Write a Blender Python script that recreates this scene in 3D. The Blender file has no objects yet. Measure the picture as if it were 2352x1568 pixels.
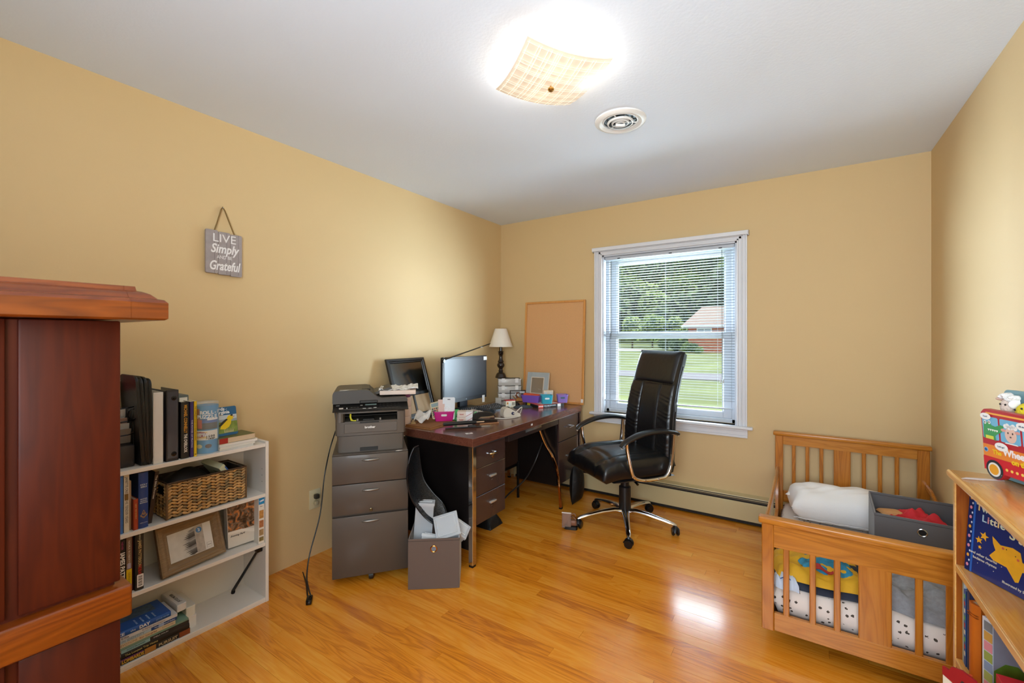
import bpy, bmesh, math, random
from mathutils import Matrix, Vector, noise
sc = bpy.context.scene
COL = sc.collection
R = math.radians
random.seed(7)

# ---------------------------------------------------------------- camera, world, lights, exposure
cam_d = bpy.data.cameras.new('camera'); cam = bpy.data.objects.new('camera', cam_d); COL.objects.link(cam)
cam.location = (2.471, -3.544, 1.328); cam.rotation_euler = (R(90), 0, R(33.42))
cam_d.sensor_width = 36; cam_d.lens = 15.306; cam_d.shift_y = -9/2352; cam_d.clip_start = .02; cam_d.clip_end = 600
cam_d.dof.use_dof = True; cam_d.dof.focus_distance = 1.9; cam_d.dof.aperture_fstop = 4.0
sc.camera = cam
vs = sc.view_settings
sc.display_settings.display_device = 'sRGB'
vs.view_transform = 'Standard'; vs.look = 'None'; vs.gamma = 1; vs.use_curve_mapping = False; vs.exposure = 1.06
w = bpy.data.worlds.new('World'); sc.world = w; w.use_nodes = True
bg = w.node_tree.nodes['Background']; bg.inputs[0].default_value = (.80, .90, 1.0, 1); bg.inputs[1].default_value = 1.0
E_GROUND, E_SKY, E_EAST, E_WEST, E_BEHIND, E_LAMP = 320, 2900, 780, 780, 31, 1.5
def light(name, kind, loc, rot, energy, color, **k):
    d = bpy.data.lights.new(name, kind); d.energy = energy; d.color = color
    for a, b in k.items(): setattr(d, a, b)
    o = bpy.data.objects.new(name, d); COL.objects.link(o); o.location = loc; o.rotation_euler = rot
    return o
light('sun', 'SUN', (60, 30, 40), (0, R(50), 0), 1.5, (1, .95, .86), angle=R(1.5))
# added area lamps, out of view, standing in for daylight through the window
def aim(loc, target):
    return (Vector(target)-Vector(loc)).to_track_quat('-Z', 'Y').to_euler()
DAY = (.70, .86, 1.0)
for nm, lc, tg, e, sx_, sy_ in (('fill_ground', (1.5, 5.2, -.52), (1.55, 0, 1.5), E_GROUND, 6.0, .75), ('fill_sky', (1.2, 6.0, 7.6), (1.55, 0, 1.2), E_SKY, 9.0, 6.5), ('fill_east', (5.2, 2.3, 1.0), (1.6, 0, 1.4), E_EAST, 3.2, 3.0), ('fill_west', (-2.2, 2.3, 1.0), (1.6, 0, 1.4), E_WEST, 3.2, 3.0)):
    light(nm, 'AREA', lc, aim(lc, tg), e, DAY, shape='RECTANGLE', size=sx_, size_y=sy_)
light('fill_behind', 'AREA', (2.45, -4.2, 1.45), (R(108), 0, 0), E_BEHIND, (.76, .89, 1.0), shape='RECTANGLE', size=1.1, size_y=1.25)  # added lamp at the invented window, filling the room from behind the camera
# the two bulbs of the ceiling lamp, between its glass and the ceiling
for i, (dx, dy) in enumerate(((-.07, .05), (.07, -.05))):
    light('lamp_bulb', 'POINT', (1.623+dx, -1.97+dy, 2.405), (0, 0, 0), E_LAMP, (1, .94, .84), shadow_soft_size=.025)

# ---------------------------------------------------------------- helpers
def lin(h):
    h = h.lstrip('#'); v = [int(h[i:i+2], 16)/255 for i in (0, 2, 4)]
    return tuple((c/12.92 if c <= .04045 else ((c+.055)/1.055)**2.4) for c in v) + (1,)
MATS = {}
def mat(hexc, rough=.5, metal=0, **k):
    key = (hexc, rough, metal, tuple(sorted(k.items())))
    if key in MATS: return MATS[key]
    m = bpy.data.materials.new('mat_' + hexc.strip('#')); m.use_nodes = True
    nt = m.node_tree; p = nt.nodes['Principled BSDF']
    p.inputs['Base Color'].default_value = lin(hexc); p.inputs['Roughness'].default_value = rough; p.inputs['Metallic'].default_value = metal
    if k.get('coat'): p.inputs['Coat Weight'].default_value = k['coat']; p.inputs['Coat Roughness'].default_value = k.get('coatr', .1)
    if k.get('trans'): p.inputs['Transmission Weight'].default_value = k['trans']; p.inputs['IOR'].default_value = k.get('ior', 1.3)
    if k.get('alpha'): p.inputs['Alpha'].default_value = k['alpha']
    if k.get('emit'): p.inputs['Emission Color'].default_value = lin(hexc); p.inputs['Emission Strength'].default_value = k['emit']
    if k.get('sheen'): p.inputs['Sheen Weight'].default_value = k['sheen']
    tc = nt.nodes.new('ShaderNodeTexCoord')
    if k.get('var'):   # soft colour variation
        n = nt.nodes.new('ShaderNodeTexNoise'); n.inputs['Scale'].default_value = k.get('vscale', 6); n.inputs['Detail'].default_value = 4
        nt.links.new(tc.outputs['Object'], n.inputs['Vector'])
        r = nt.nodes.new('ShaderNodeMapRange'); r.inputs['From Min'].default_value = .3; r.inputs['From Max'].default_value = .7
        r.inputs['To Min'].default_value = 1-k['var']; r.inputs['To Max'].default_value = 1+k['var']*.6
        x = nt.nodes.new('ShaderNodeMix'); x.data_type = 'RGBA'; x.blend_type = 'MULTIPLY'; x.inputs['Factor'].default_value = 1
        x.inputs['A'].default_value = lin(hexc)
        nt.links.new(n.outputs['Fac'], r.inputs['Value']); nt.links.new(r.outputs['Result'], x.inputs['B']); nt.links.new(x.outputs['Result'], p.inputs['Base Color'])
    if k.get('bump'):
        n = nt.nodes.new('ShaderNodeTexNoise'); n.inputs['Scale'].default_value = k.get('bscale', 80); n.inputs['Detail'].default_value = k.get('bdet', 3)
        b = nt.nodes.new('ShaderNodeBump'); b.inputs['Strength'].default_value = k['bump']; b.inputs['Distance'].default_value = k.get('bdist', .002)
        nt.links.new(tc.outputs['Object'], n.inputs['Vector']); nt.links.new(n.outputs['Fac'], b.inputs['Height']); nt.links.new(b.outputs['Normal'], p.inputs['Normal'])
    MATS[key] = m; return m
def wood(name, c1, c2, c3, rough=.35, axis=0, scale=1.0, coat=0.3, world=False, rnd=0.0, fine=.5):
    """procedural grain running along one axis"""
    m = bpy.data.materials.new(name); m.use_nodes = True; nt = m.node_tree; N = nt.nodes.new; L = nt.links.new
    p = nt.nodes['Principled BSDF']; p.inputs['Roughness'].default_value = rough; p.inputs['Coat Weight'].default_value = coat; p.inputs['Coat Roughness'].default_value = .16
    if world: g = N('ShaderNodeNewGeometry'); vec = g.outputs['Position']
    else: g = N('ShaderNodeTexCoord'); vec = g.outputs['Object']
    oi = N('ShaderNodeObjectInfo')
    off = N('ShaderNodeVectorMath'); off.operation = 'SCALE'; off.inputs[0].default_value = (7.3, 3.1, 5.7); L(oi.outputs['Random'], off.inputs['Scale'])
    add = N('ShaderNodeVectorMath'); L(vec, add.inputs[0]); L(off.outputs[0], add.inputs[1])
    def mp(along, across):
        q = N('ShaderNodeMapping'); s = [across*scale]*3; s[axis] = along*scale; q.inputs['Scale'].default_value = s; L(add.outputs[0], q.inputs['Vector']); return q
    w1 = N('ShaderNodeTexNoise'); w1.inputs['Scale'].default_value = 1; w1.inputs['Detail'].default_value = 3; w1.inputs['Distortion'].default_value = .8; L(mp(1.3, 13).outputs[0], w1.inputs['Vector'])
    mm = N('ShaderNodeMath'); mm.operation = 'MULTIPLY'; mm.inputs[1].default_value = 9; L(w1.outputs['Fac'], mm.inputs[0])
    fr = N('ShaderNodeMath'); fr.operation = 'PINGPONG'; fr.inputs[1].default_value = .5; L(mm.outputs[0], fr.inputs[0])
    w2 = N('ShaderNodeTexNoise'); w2.inputs['Scale'].default_value = 1; w2.inputs['Detail'].default_value = 5; L(mp(6, 260).outputs[0], w2.inputs['Vector'])
    w3 = N('ShaderNodeTexNoise'); w3.inputs['Scale'].default_value = 1; w3.inputs['Detail'].default_value = 2; L(mp(.9, 4).outputs[0], w3.inputs['Vector'])
    cr = N('ShaderNodeValToRGB'); e = cr.color_ramp.elements
    e[0].color = lin(c1); e[0].position = .1; e[1].color = lin(c3); e[1].position = .9; e2 = cr.color_ramp.elements.new(.45); e2.color = lin(c2)
    a1 = N('ShaderNodeMath'); a1.operation = 'MULTIPLY_ADD'; a1.inputs[1].default_value = .55*(1-fine)+.25; L(fr.outputs[0], a1.inputs[0])
    a2 = N('ShaderNodeMath'); a2.operation = 'MULTIPLY_ADD'; a2.inputs[1].default_value = fine; L(w2.outputs['Fac'], a2.inputs[0])
    a3 = N('ShaderNodeMath'); a3.operation = 'MULTIPLY_ADD'; a3.inputs[1].default_value = .5; a3.inputs[2].default_value = -.10; L(w3.outputs['Fac'], a3.inputs[0])
    L(a3.outputs[0], a2.inputs[2]); L(a2.outputs[0], a1.inputs[2])
    out = a1.outputs[0]
    if rnd:
        a4 = N('ShaderNodeMath'); a4.operation = 'MULTIPLY_ADD'; a4.inputs[1].default_value = rnd; L(oi.outputs['Random'], a4.inputs[0]); L(out, a4.inputs[2])
        a5 = N('ShaderNodeMath'); a5.operation = 'SUBTRACT'; a5.inputs[1].default_value = rnd/2; L(a4.outputs[0], a5.inputs[0]); out = a5.outputs[0]
    L(out, cr.inputs[0]); L(cr.outputs[0], p.inputs['Base Color'])
    b = N('ShaderNodeBump'); b.inputs['Strength'].default_value = .12; b.inputs['Distance'].default_value = .001; L(w2.outputs['Fac'], b.inputs['Height']); L(b.outputs[0], p.inputs['Normal'])
    return m

class MB:
    def __init__(s): s.bm = bmesh.new(); s.mi = 0
    def _add(s, t, M=None):
        if M is not None: t.transform(M)
        for f in t.faces: f.material_index = s.mi
        me = bpy.data.meshes.new('t'); t.to_mesh(me); t.free(); s.bm.from_mesh(me); bpy.data.meshes.remove(me); return s
    def box(s, x0, x1, y0, y1, z0, z1, bev=0, seg=1, M=None):
        t = bmesh.new(); bmesh.ops.create_cube(t, size=1)
        t.transform(Matrix.Translation(((x0+x1)/2, (y0+y1)/2, (z0+z1)/2)) @ Matrix.Diagonal((abs(x1-x0), abs(y1-y0), abs(z1-z0), 1)))
        if bev: bmesh.ops.bevel(t, geom=t.edges[:], offset=min(bev, .49*min(abs(x1-x0), abs(y1-y0), abs(z1-z0))), segments=seg, profile=.5, affect='EDGES', clamp_overlap=True)
        return s._add(t, M)
    def cyl(s, p0, p1, r, r2=None, seg=20, bev=0, M=None):
        p0, p1 = Vector(p0), Vector(p1); d = p1-p0
        t = bmesh.new(); bmesh.ops.create_cone(t, cap_ends=True, segments=seg, radius1=r, radius2=r if r2 is None else r2, depth=d.length)
        if bev: bmesh.ops.bevel(t, geom=[e for e in t.edges if abs(e.verts[0].co.z-e.verts[1].co.z) < 1e-6], offset=bev, segments=2, affect='EDGES', clamp_overlap=True)
        q = Vector((0, 0, 1)).rotation_difference(d.normalized()).to_matrix().to_4x4()
        t.transform(Matrix.Translation((p0+p1)/2) @ q); return s._add(t, M)
    def tube(s, pts, r, seg=8, ry=None, closed=False, M=None, up=(0, 0, 1), ends=None):
        """sweep an ellipse (r sideways, ry along 'up'); r may be a list"""
        P = [Vector(p) for p in pts]; n = len(P); rs = r if isinstance(r, (list, tuple)) else [r]*n; ys = (ry if isinstance(ry, (list, tuple)) else [ry]*n) if ry else rs
        t = bmesh.new(); rings = []
        for i, p in enumerate(P):
            a = P[(i-1) % n] if (i or closed) else p; b = P[(i+1) % n] if (i < n-1 or closed) else p
            d = (b-a).normalized(); u = Vector(up)
            if abs(d.dot(u)) > .98: u = Vector((1, 0, 0)) if abs(d.x) < .9 else Vector((0, 1, 0))
            sd = d.cross(u).normalized(); u = sd.cross(d)
            rings.append([t.verts.new(p + sd*math.cos(k*2*math.pi/seg)*rs[i] + u*math.sin(k*2*math.pi/seg)*ys[i]) for k in range(seg)])
        for i in range(n if closed else n-1):
            A, B = rings[i], rings[(i+1) % n]
            for k in range(seg): t.faces.new((A[k], A[(k+1) % seg], B[(k+1) % seg], B[k]))
        if not closed: t.faces.new(rings[0][::-1]); t.faces.new(rings[-1])
        bmesh.ops.recalc_face_normals(t, faces=t.faces[:]); return s._add(t, M)
    def lathe(s, prof, seg=28, M=None):
        t = bmesh.new(); rings = []
        for r, z in prof:
            rings.append([t.verts.new((r*math.cos(k*2*math.pi/seg), r*math.sin(k*2*math.pi/seg), z)) for k in range(seg)] if r > 1e-6 else [t.verts.new((0, 0, z))])
        for A, B in zip(rings, rings[1:]):
            for k in range(seg):
                if len(A) == 1 and len(B) == 1: break
                if len(A) == 1: t.faces.new((A[0], B[(k+1) % seg], B[k]))
                elif len(B) == 1: t.faces.new((A[k], A[(k+1) % seg], B[0]))
                else: t.faces.new((A[k], A[(k+1) % seg], B[(k+1) % seg], B[k]))
        bmesh.ops.recalc_face_normals(t, faces=t.faces[:]); return s._add(t, M)
    def prism(s, poly, z0, z1, bev=0, M=None):
        t = bmesh.new(); a = [t.verts.new((x, y, z0)) for x, y in poly]; b = [t.verts.new((x, y, z1)) for x, y in poly]; n = len(poly)
        t.faces.new(a[::-1]); t.faces.new(b)
        for k in range(n): t.faces.new((a[k], a[(k+1) % n], b[(k+1) % n], b[k]))
        bmesh.ops.recalc_face_normals(t, faces=t.faces[:])
        if bev: bmesh.ops.bevel(t, geom=t.edges[:], offset=bev, segments=2, affect='EDGES', clamp_overlap=True)
        return s._add(t, M)
    def grid(s, fn, nu, nv, thick=0, M=None):
        """fn(u,v)->Vector, u,v in 0..1"""
        t = bmesh.new(); V = [[t.verts.new(fn(i/nu, j/nv)) for j in range(nv+1)] for i in range(nu+1)]
        for i in range(nu):
            for j in range(nv): t.faces.new((V[i][j], V[i+1][j], V[i+1][j+1], V[i][j+1]))
        if thick:
            bmesh.ops.recalc_face_normals(t, faces=t.faces[:]); bmesh.ops.solidify(t, geom=t.faces[:], thickness=thick)
        return s._add(t, M)
    def pad(s, fn, nu=14, nv=14, M=None):
        """closed cushion: fn(u,v,side) side +1/-1, matching on the border"""
        t = bmesh.new(); V = {}
        for sd in (1, -1):
            for i in range(nu+1):
                for j in range(nv+1):
                    edge = i in (0, nu) or j in (0, nv)
                    V[(sd, i, j)] = V[(1, i, j)] if (edge and sd == -1) else t.verts.new(fn(i/nu, j/nv, sd))
        for sd in (1, -1):
            for i in range(nu):
                for j in range(nv):
                    q = [V[(sd, i, j)], V[(sd, i+1, j)], V[(sd, i+1, j+1)], V[(sd, i, j+1)]]
                    try: t.faces.new(q if sd == 1 else q[::-1])
                    except ValueError: pass
        bmesh.ops.recalc_face_normals(t, faces=t.faces[:]); return s._add(t, M)
    def build(s, name, m, parent=None, smooth=35, loc=None, rot=None):
        me = bpy.data.meshes.new(name); s.bm.to_mesh(me); s.bm.free()
        for x in (m if isinstance(m, (list, tuple)) else [m]): me.materials.append(x)
        if smooth:
            for p in me.polygons: p.use_smooth = True
            me.set_sharp_from_angle(angle=R(smooth))
        return link(name, me, parent, loc, rot)
def link(name, data, parent=None, loc=None, rot=None):
    o = bpy.data.objects.new(name, data); COL.objects.link(o)
    if parent: o.parent = parent
    if loc: o.location = loc
    if rot: o.rotation_euler = rot
    return o
def tag(o, label=None, cat=None, group=None, kind=None):
    if label: o['label'] = label
    if cat: o['category'] = cat
    if group: o['group'] = group
    if kind: o['kind'] = kind
    return o
def thing(name, label, cat, loc=(0, 0, 0), rz=0, group=None, rot=None):
    o = link(name, None); o.location = loc; o.rotation_euler = rot if rot else (0, 0, R(rz)); o.empty_display_size = .05
    return tag(o, label, cat, group)
def copy_tree(o, parent=None):
    c = o.copy(); COL.objects.link(c)
    if parent: c.parent = parent
    for ch in o.children: copy_tree(ch, c)
    return c
def fr(o, xd, yd):
    """matrix whose local x,y run along xd,yd from the point o"""
    x = Vector(xd).normalized(); y = Vector(yd).normalized(); z = x.cross(y)
    m = Matrix.Identity(4)
    for i in range(3): m[i][0] = x[i]; m[i][1] = y[i]; m[i][2] = z[i]; m[i][3] = o[i]
    return m
def text(s, size, m, parent, M, align='CENTER', ext=.0003, bold=0, shear=0, sx=1, spacing=1, name='lettering', width=None):
    cu = bpy.data.curves.new('txt', 'FONT'); cu.body = s; cu.size = size; cu.align_x = align; cu.align_y = 'CENTER'
    cu.extrude = ext; cu.offset = bold; cu.shear = shear; cu.space_character = spacing; cu.resolution_u = 3
    t = bpy.data.objects.new('txt', cu); COL.objects.link(t)
    dg = bpy.context.evaluated_depsgraph_get(); me = bpy.data.meshes.new_from_object(t.evaluated_get(dg)); bpy.data.objects.remove(t); bpy.data.curves.remove(cu)
    if width and len(me.vertices):
        xs = [v.co.x for v in me.vertices]; sx = width/max(1e-6, max(xs)-min(xs))
    me.transform(M @ Matrix.Diagonal((sx, 1, 1, 1)) @ Matrix.Translation((0, 0, ext)))
    me.materials.clear(); me.materials.append(m); me.name = name
    return link(name, me, parent)
def decal(poly, m, parent, M, name='printed_shape', t=.0004, z=0):
    return MB().prism(poly, z, z+t, M=M).build(name, m, parent, smooth=0)
def ell(cx, cy, rx, ry, n=18, a0=0, a1=360): return [(cx+rx*math.cos(R(a0+(a1-a0)*k/n)), cy+ry*math.sin(R(a0+(a1-a0)*k/n))) for k in range(n if a1-a0 == 360 else n+1)]
def rect(x0, x1, y0, y1): return [(x0, y0), (x1, y0), (x1, y1), (x0, y1)]
def rrect(x0, x1, y0, y1, r, n=4):
    o = []
    for cx, cy, a in ((x1-r, y1-r, 0), (x0+r, y1-r, 90), (x0+r, y0+r, 180), (x1-r, y0+r, 270)):
        o += [(cx+r*math.cos(R(a+90*k/n)), cy+r*math.sin(R(a+90*k/n))) for k in range(n+1)]
    return o
def star(cx, cy, ro, ri, a=90, n=5): return [(cx+(ro if k % 2 == 0 else ri)*math.cos(R(a+k*180/n)), cy+(ro if k % 2 == 0 else ri)*math.sin(R(a+k*180/n))) for k in range(2*n)]

# shared materials
WHITE = mat('#e9e7e2', .45); WHITEG = mat('#f0f2f5', .3); CHROME = mat('#d8d8da', .12, 1.0); BLACK = mat('#0c0c0d', .45); BLACKG = mat('#0b0b0c', .2)
PAPER = mat('#ece6da', .7, bump=.2, bscale=300); DARKG = mat('#2b2b2d', .45)
# ================================================================ ROOM
RX, RY0, RZ = 3.128, -4.15, 2.44
wall_m = mat('#dabd8b', .62, bump=.12, bscale=140, bdist=.002)
def st(o, kind='structure'): o['kind'] = kind; return o
TH = .16
st(MB().box(-TH, 0, RY0-TH, TH, -.1, RZ+.1).build('wall_left', wall_m, smooth=0))
st(MB().box(RX, RX+TH, RY0-TH, TH, -.1, RZ+.1).build('wall_right', wall_m, smooth=0))
WX0, WX1, WZ0, WZ1 = 1.062, 2.092, .69, 2.03        # window opening
st(MB().box(0, WX0, 0, TH, -.1, RZ+.1).box(WX1, RX, 0, TH, -.1, RZ+.1).box(WX0, WX1, 0, TH, -.1, WZ0).box(WX0, WX1, 0, TH, WZ1, RZ+.1).build('wall_back', wall_m, smooth=0))
NX0, NX1, NZ0, NZ1 = 1.9, 3.0, .85, 2.1  # added opening in the unseen front wall, for fill light
st(MB().box(0, NX0, RY0-TH, RY0, -.1, RZ+.1).box(NX1, RX, RY0-TH, RY0, -.1, RZ+.1).box(NX0, NX1, RY0-TH, RY0, -.1, NZ0).box(NX0, NX1, RY0-TH, RY0, NZ1, RZ+.1).build('wall_front', wall_m, smooth=0))
ceil_m = mat('#e6f0ff', .8, bump=.25, bscale=80, bdist=.0025, bdet=2)
st(MB().box(-TH, RX+TH, RY0-TH, TH, RZ, RZ+.12).build('ceiling', ceil_m, smooth=0))
# floor: strip boards running parallel to the back wall
floor = st(MB().box(-TH, RX+TH, RY0-TH, TH, -.12, -.018).build('floor', mat('#3a1c08', .8), smooth=0))
oak = wood('oak_floor', '#bc6716', '#e68d20', '#f2a83c', rough=.22, axis=0, scale=1.0, coat=.5, world=True, rnd=.42, fine=.42)
unit = MB().box(0, 1, 0, 1, 0, 1).build('floor_board', oak, floor, smooth=0)
um = unit.data; bpy.data.objects.remove(unit)
BW = .0572; y = -.001; row = 0
while y > RY0:
    x = -.004 - random.random()*.5
    while x < RX:
        L = random.choice((.5, .8, 1.1, 1.35, 1.6, 1.9, 2.2)) if y > -2.6 else 2.4
        x0, x1 = max(x, .001), min(x+L, RX-.001)
        if x1-x0 > .03:
            o = link('floor_board', um, floor); o.location = (x0, y-BW+.0006, -.018); o.scale = (x1-x0-.0008, BW-.0007, .018+random.uniform(-.00015, .0001))
        x += L
    y -= BW; row += 1
# scuffs and a dark stain on the boards
# ---------------- window
vinyl = mat('#cfd3da', .35)
casw = mat('#e4e4e8', .4)
win = st(link('window_1', None))
def casing(p):   # ribbed casing with corner returns
    mb = MB()
    for a, b, d in ((0, .012, .022), (.012, .03, .014), (.03, .038, .018), (.038, .056, .012), (.056, .068, .019)):
        # left, right and top, each with profile a..b from outside
        mb.box(WX0-.068+a, WX0-.068+b, -d, 0, WZ0, WZ1+.068-a, .002); mb.box(WX1+.068-b, WX1+.068-a, -d, 0, WZ0, WZ1+.068-a, .002)
        mb.box(WX0-.068+a, WX1+.068-a, -d, 0, WZ1+.068-b, WZ1+.068-a, .002)
    return mb
casing(0).build('window_casing', casw, win)
MB().box(WX0-.105, WX1+.105, -.045, .06, .668, .69, .008, 3).build('window_stool', casw, win)
mb = MB()
for z0, z1, d in ((.652, .668, .022), (.622, .652, .014), (.606, .622, .02)): mb.box(WX0-.07, WX1+.07, -d, 0, z0, z1, .002)
mb.build('window_apron', casw, win)
mb = MB(); mb.box(WX0, WX0+.012, -.001, TH, WZ0, WZ1).box(WX1-.012, WX1, -.001, TH, WZ0, WZ1).box(WX0, WX1, -.001, TH, WZ1-.012, WZ1)
mb.box(WX0+.012, WX0+.04, .06, TH, WZ0, WZ1, .003).box(WX1-.04, WX1-.012, .06, TH, WZ0, WZ1, .003).box(WX0, WX1, .06, TH, WZ1-.04, WZ1, .003).box(WX0, WX1, .06, TH, WZ0, WZ0+.03, .003)
mb.build('window_frame', vinyl, win)
def sash(n, x0, x1, z0, z1, y0, y1, fw, ft, fb):
    s = MB().box(x0, x0+fw, y0, y1, z0, z1, .004).box(x1-fw, x1, y0, y1, z0, z1, .004).box(x0+fw, x1-fw, y0, y1, z1-ft, z1, .004).box(x0+fw, x1-fw, y0, y1, z0, z0+fb, .004)
    s.box(x0+fw, x0+fw+.008, y0+.008, y1-.008, z0+fb, z1-ft).box(x1-fw-.008, x1-fw, y0+.008, y1-.008, z0+fb, z1-ft)
    o = s.build('window_sash', vinyl, win)
    g = bpy.data.materials.get('window_glass')
    if not g:
        g = bpy.data.materials.new('window_glass'); g.use_nodes = True; nt = g.node_tree; nt.nodes.clear()
        out = nt.nodes.new('ShaderNodeOutputMaterial'); mx = nt.nodes.new('ShaderNodeMixShader'); mx.inputs[0].default_value = .015
        t = nt.nodes.new('ShaderNodeBsdfTransparent'); t.inputs[0].default_value = (.97, .98, .98, 1); gl = nt.nodes.new('ShaderNodeBsdfGlossy'); gl.inputs['Roughness'].default_value = .02
        nt.links.new(t.outputs[0], mx.inputs[1]); nt.links.new(gl.outputs[0], mx.inputs[2]); nt.links.new(mx.outputs[0], out.inputs[0])
    ym = (y0+y1)/2
    MB().box(x0+fw, x1-fw, ym-.002, ym+.002, z0+fb, z1-ft).build('glass_pane', g, o, smooth=0)
    return o
sash('upper', WX0+.04, WX1-.04, 1.335, WZ1-.04, .105, .135, .052, .035, .04)
lo = sash('lower', WX0+.04, WX1-.04, WZ0+.03, 1.37, .07, .1, .06, .05, .05)
MB().box(1.55, 1.61, .055, .07, 1.352, 1.364, .003).build('sash_lock', vinyl, lo)
# invented window behind the camera, added to let fill light in
w2 = st(link('fill_window', None))
MB().box(NX0-.07, NX0, RY0, RY0+.02, NZ0-.07, NZ1+.07).box(NX1, NX1+.07, RY0, RY0+.02, NZ0-.07, NZ1+.07).box(NX0, NX1, RY0, RY0+.02, NZ1, NZ1+.07).box(NX0, NX1, RY0, RY0+.03, NZ0-.07, NZ0).build('window_casing', casw, w2)
# ---------------- blinds
bl = thing('window_blind', 'white horizontal mini blind lowered over the window, slats open', 'blind', (0, 0, 0))
blw = mat('#c4c9d1', .4)
BX0, BX1 = WX0+.016, WX1-.016
MB().box(BX0, BX1, .016, .044, 1.990, 2.016, .002).build('headrail', blw, bl)
for x in (1.2, 1.62, 1.98): MB().box(x-.012, x+.012, .0145, .0165, 1.992, 1.999).build('rail_clip', BLACK, bl)
sl = MB().grid(lambda u, v: Vector((BX0+.002+(BX1-BX0-.004)*u, .0185+.024*v, .0022*math.sin(math.pi*v)+(.5-v)*.0035)), 1, 5, .0006).build('slat', mat('#979ba1', .45), bl)  # slats greyer than the rails, backlit shade put into their colour
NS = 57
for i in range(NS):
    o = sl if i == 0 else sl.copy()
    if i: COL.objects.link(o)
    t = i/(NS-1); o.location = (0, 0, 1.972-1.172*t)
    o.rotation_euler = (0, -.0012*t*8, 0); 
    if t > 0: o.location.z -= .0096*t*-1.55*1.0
MB().box(BX0, BX1, .018, .042, .780, .790, .003).build('bottom_rail', blw, bl).rotation_euler = (0, -.008, 0)
bl.children[-1].location.z = .0125
for x in (1.20, 1.58, 1.96):
    for yy in (.0175, .0435): MB().cyl((x, yy, .79), (x, yy, 1.99), .0006, seg=5).build('ladder_string', blw, bl)
MB().cyl((1.135, .008, 1.32), (1.135, .010, 1.975), .0035, seg=8).build('tilt_wand', mat('#3c3d3c', .4), bl)
for dx in (0, .007): MB().cyl((1.99+dx, .006, 1.02), (1.99+dx*.5, .010, 1.98), .0011, seg=5).build('pull_cord', mat('#55554f', .7), bl)
for dx in (-.006, .012): MB().lathe([(.0, .028), (.003, .028), (.007, .0), (0, 0)], 10, Matrix.Translation((1.99+dx, .006, .99))).build('cord_tassel', mat('#c9c9c6', .4), bl)
# curtain rod along the top of the casing
cr_ = thing('curtain_rod', 'white flat curtain rod across the top of the window casing', 'curtain rod', (0, 0, 0))
MB().box(.985, 2.168, -.052, -.046, 2.062, 2.092, .002).box(.985, .991, -.05, -.0, 2.064, 2.09, .002).box(2.162, 2.168, -.05, -.0, 2.064, 2.09, .002).build('rod', casw, cr_)
for x in (.988, 2.165): MB().box(x-.008, x+.008, -.024, -.0, 2.055, 2.098, .003).build('bracket', CHROME, cr_)
# ---------------- baseboard heater
ht = thing('baseboard_heater', 'long cream baseboard heater low along the wall under the window', 'heater', (0, 0, 0))
hcol = mat('#cdbd90', .45); hx0, hx1 = .2, 3.10
MB().prism([(0, .03), (-.06, .03), (-.062, .05), (-.062, .150), (-.058, .154), (-.058, .158), (-.0, .158)], hx0, hx1, M=fr((0, 0, 0), (0, 1, 0), (0, 0, 1))).build('front_cover', hcol, ht)
MB().prism([(0, .163), (-.03, .163), (-.052, .172), (-.056, .182), (-.05, .196), (0, .204)], hx0, hx1, M=fr((0, 0, 0), (0, 1, 0), (0, 0, 1))).build('top_cover', hcol, ht)
MB().box(hx0+.01, hx1-.01, -.055, -.001, .157, .19).box(hx0+.01, hx1-.01, -.054, -.001, .008, .03).build('dark_slot', mat('#15110c', .6), ht)
MB().box(hx0+.01, hx1-.01, -.0565, -.053, .170, .176, .001).build('damper', mat('#6d6350', .5), ht)
for x in (hx0, 2.318, hx1): MB().box(x-.006, x+.006, -.064, 0, .0, .204, .002).build('end_cap', hcol, ht)
# ---------------- ceiling lamp
cl = thing('ceiling_lamp', 'square bent frosted glass ceiling lamp with brass finial, switched on', 'ceiling lamp', (1.623, -1.97, 2.44), 54)
gm = bpy.data.materials.new('lamp_glass'); gm.use_nodes = True; nt = gm.node_tree; N = nt.nodes.new; L = nt.links.new
p = nt.nodes['Principled BSDF']; p.inputs['Base Color'].default_value = lin('#efe3d0'); p.inputs['Roughness'].default_value = .25
tr = N('ShaderNodeBsdfTranslucent'); tr.inputs[0].default_value = (.93, .84, .72, 1); mx = N('ShaderNodeMixShader'); mx.inputs[0].default_value = .07
L(p.outputs[0], mx.inputs[1]); L(tr.outputs[0], mx.inputs[2]); L(mx.outputs[0], nt.nodes['Material Output'].inputs[0])
p.inputs['Emission Color'].default_value = (1, .86, .70, 1); p.inputs['Emission Strength'].default_value = .09
S = .178
def gz(x, y): r = (x*x+y*y)/(2*S*S); return -.084 + .046*r
gl = MB().grid(lambda u, v: Vector(((2*u-1)*S, (2*v-1)*S, gz((2*u-1)*S, (2*v-1)*S))), 20, 20, .004).build('glass_shade', gm, cl)
lm = mat('#fff6e6', .4, emit=.36)
for k, t in enumerate((-.93, -.72, -.66, -.5, -.42, -.3, -.25, -.2, .0, .08, .28, .36, .55, .62, .82)):
    for ax in (0, 1):
        pts = []
        for q in range(13):
            s_ = (q/6-1)*S*.97; x_, y_ = (t*S, s_) if ax == 0 else (s_, t*S); pts.append((x_, y_, gz(x_, y_)-.0045))
        MB().tube(pts, .0009, 4, ry=.0004).build('etched_line', lm, gl)
MB().lathe([(0, -.106), (.008, -.105), (.013, -.100), (.013, -.095), (.008, -.090), (.004, -.086), (.004, 0), (0, 0)], 20).build('finial', mat('#cba55c', .3, 1.0), cl)
MB().cyl((0, 0, -.018), (0, 0, 0), .06, seg=28, bev=.004).build('canopy', WHITE, cl)
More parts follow.
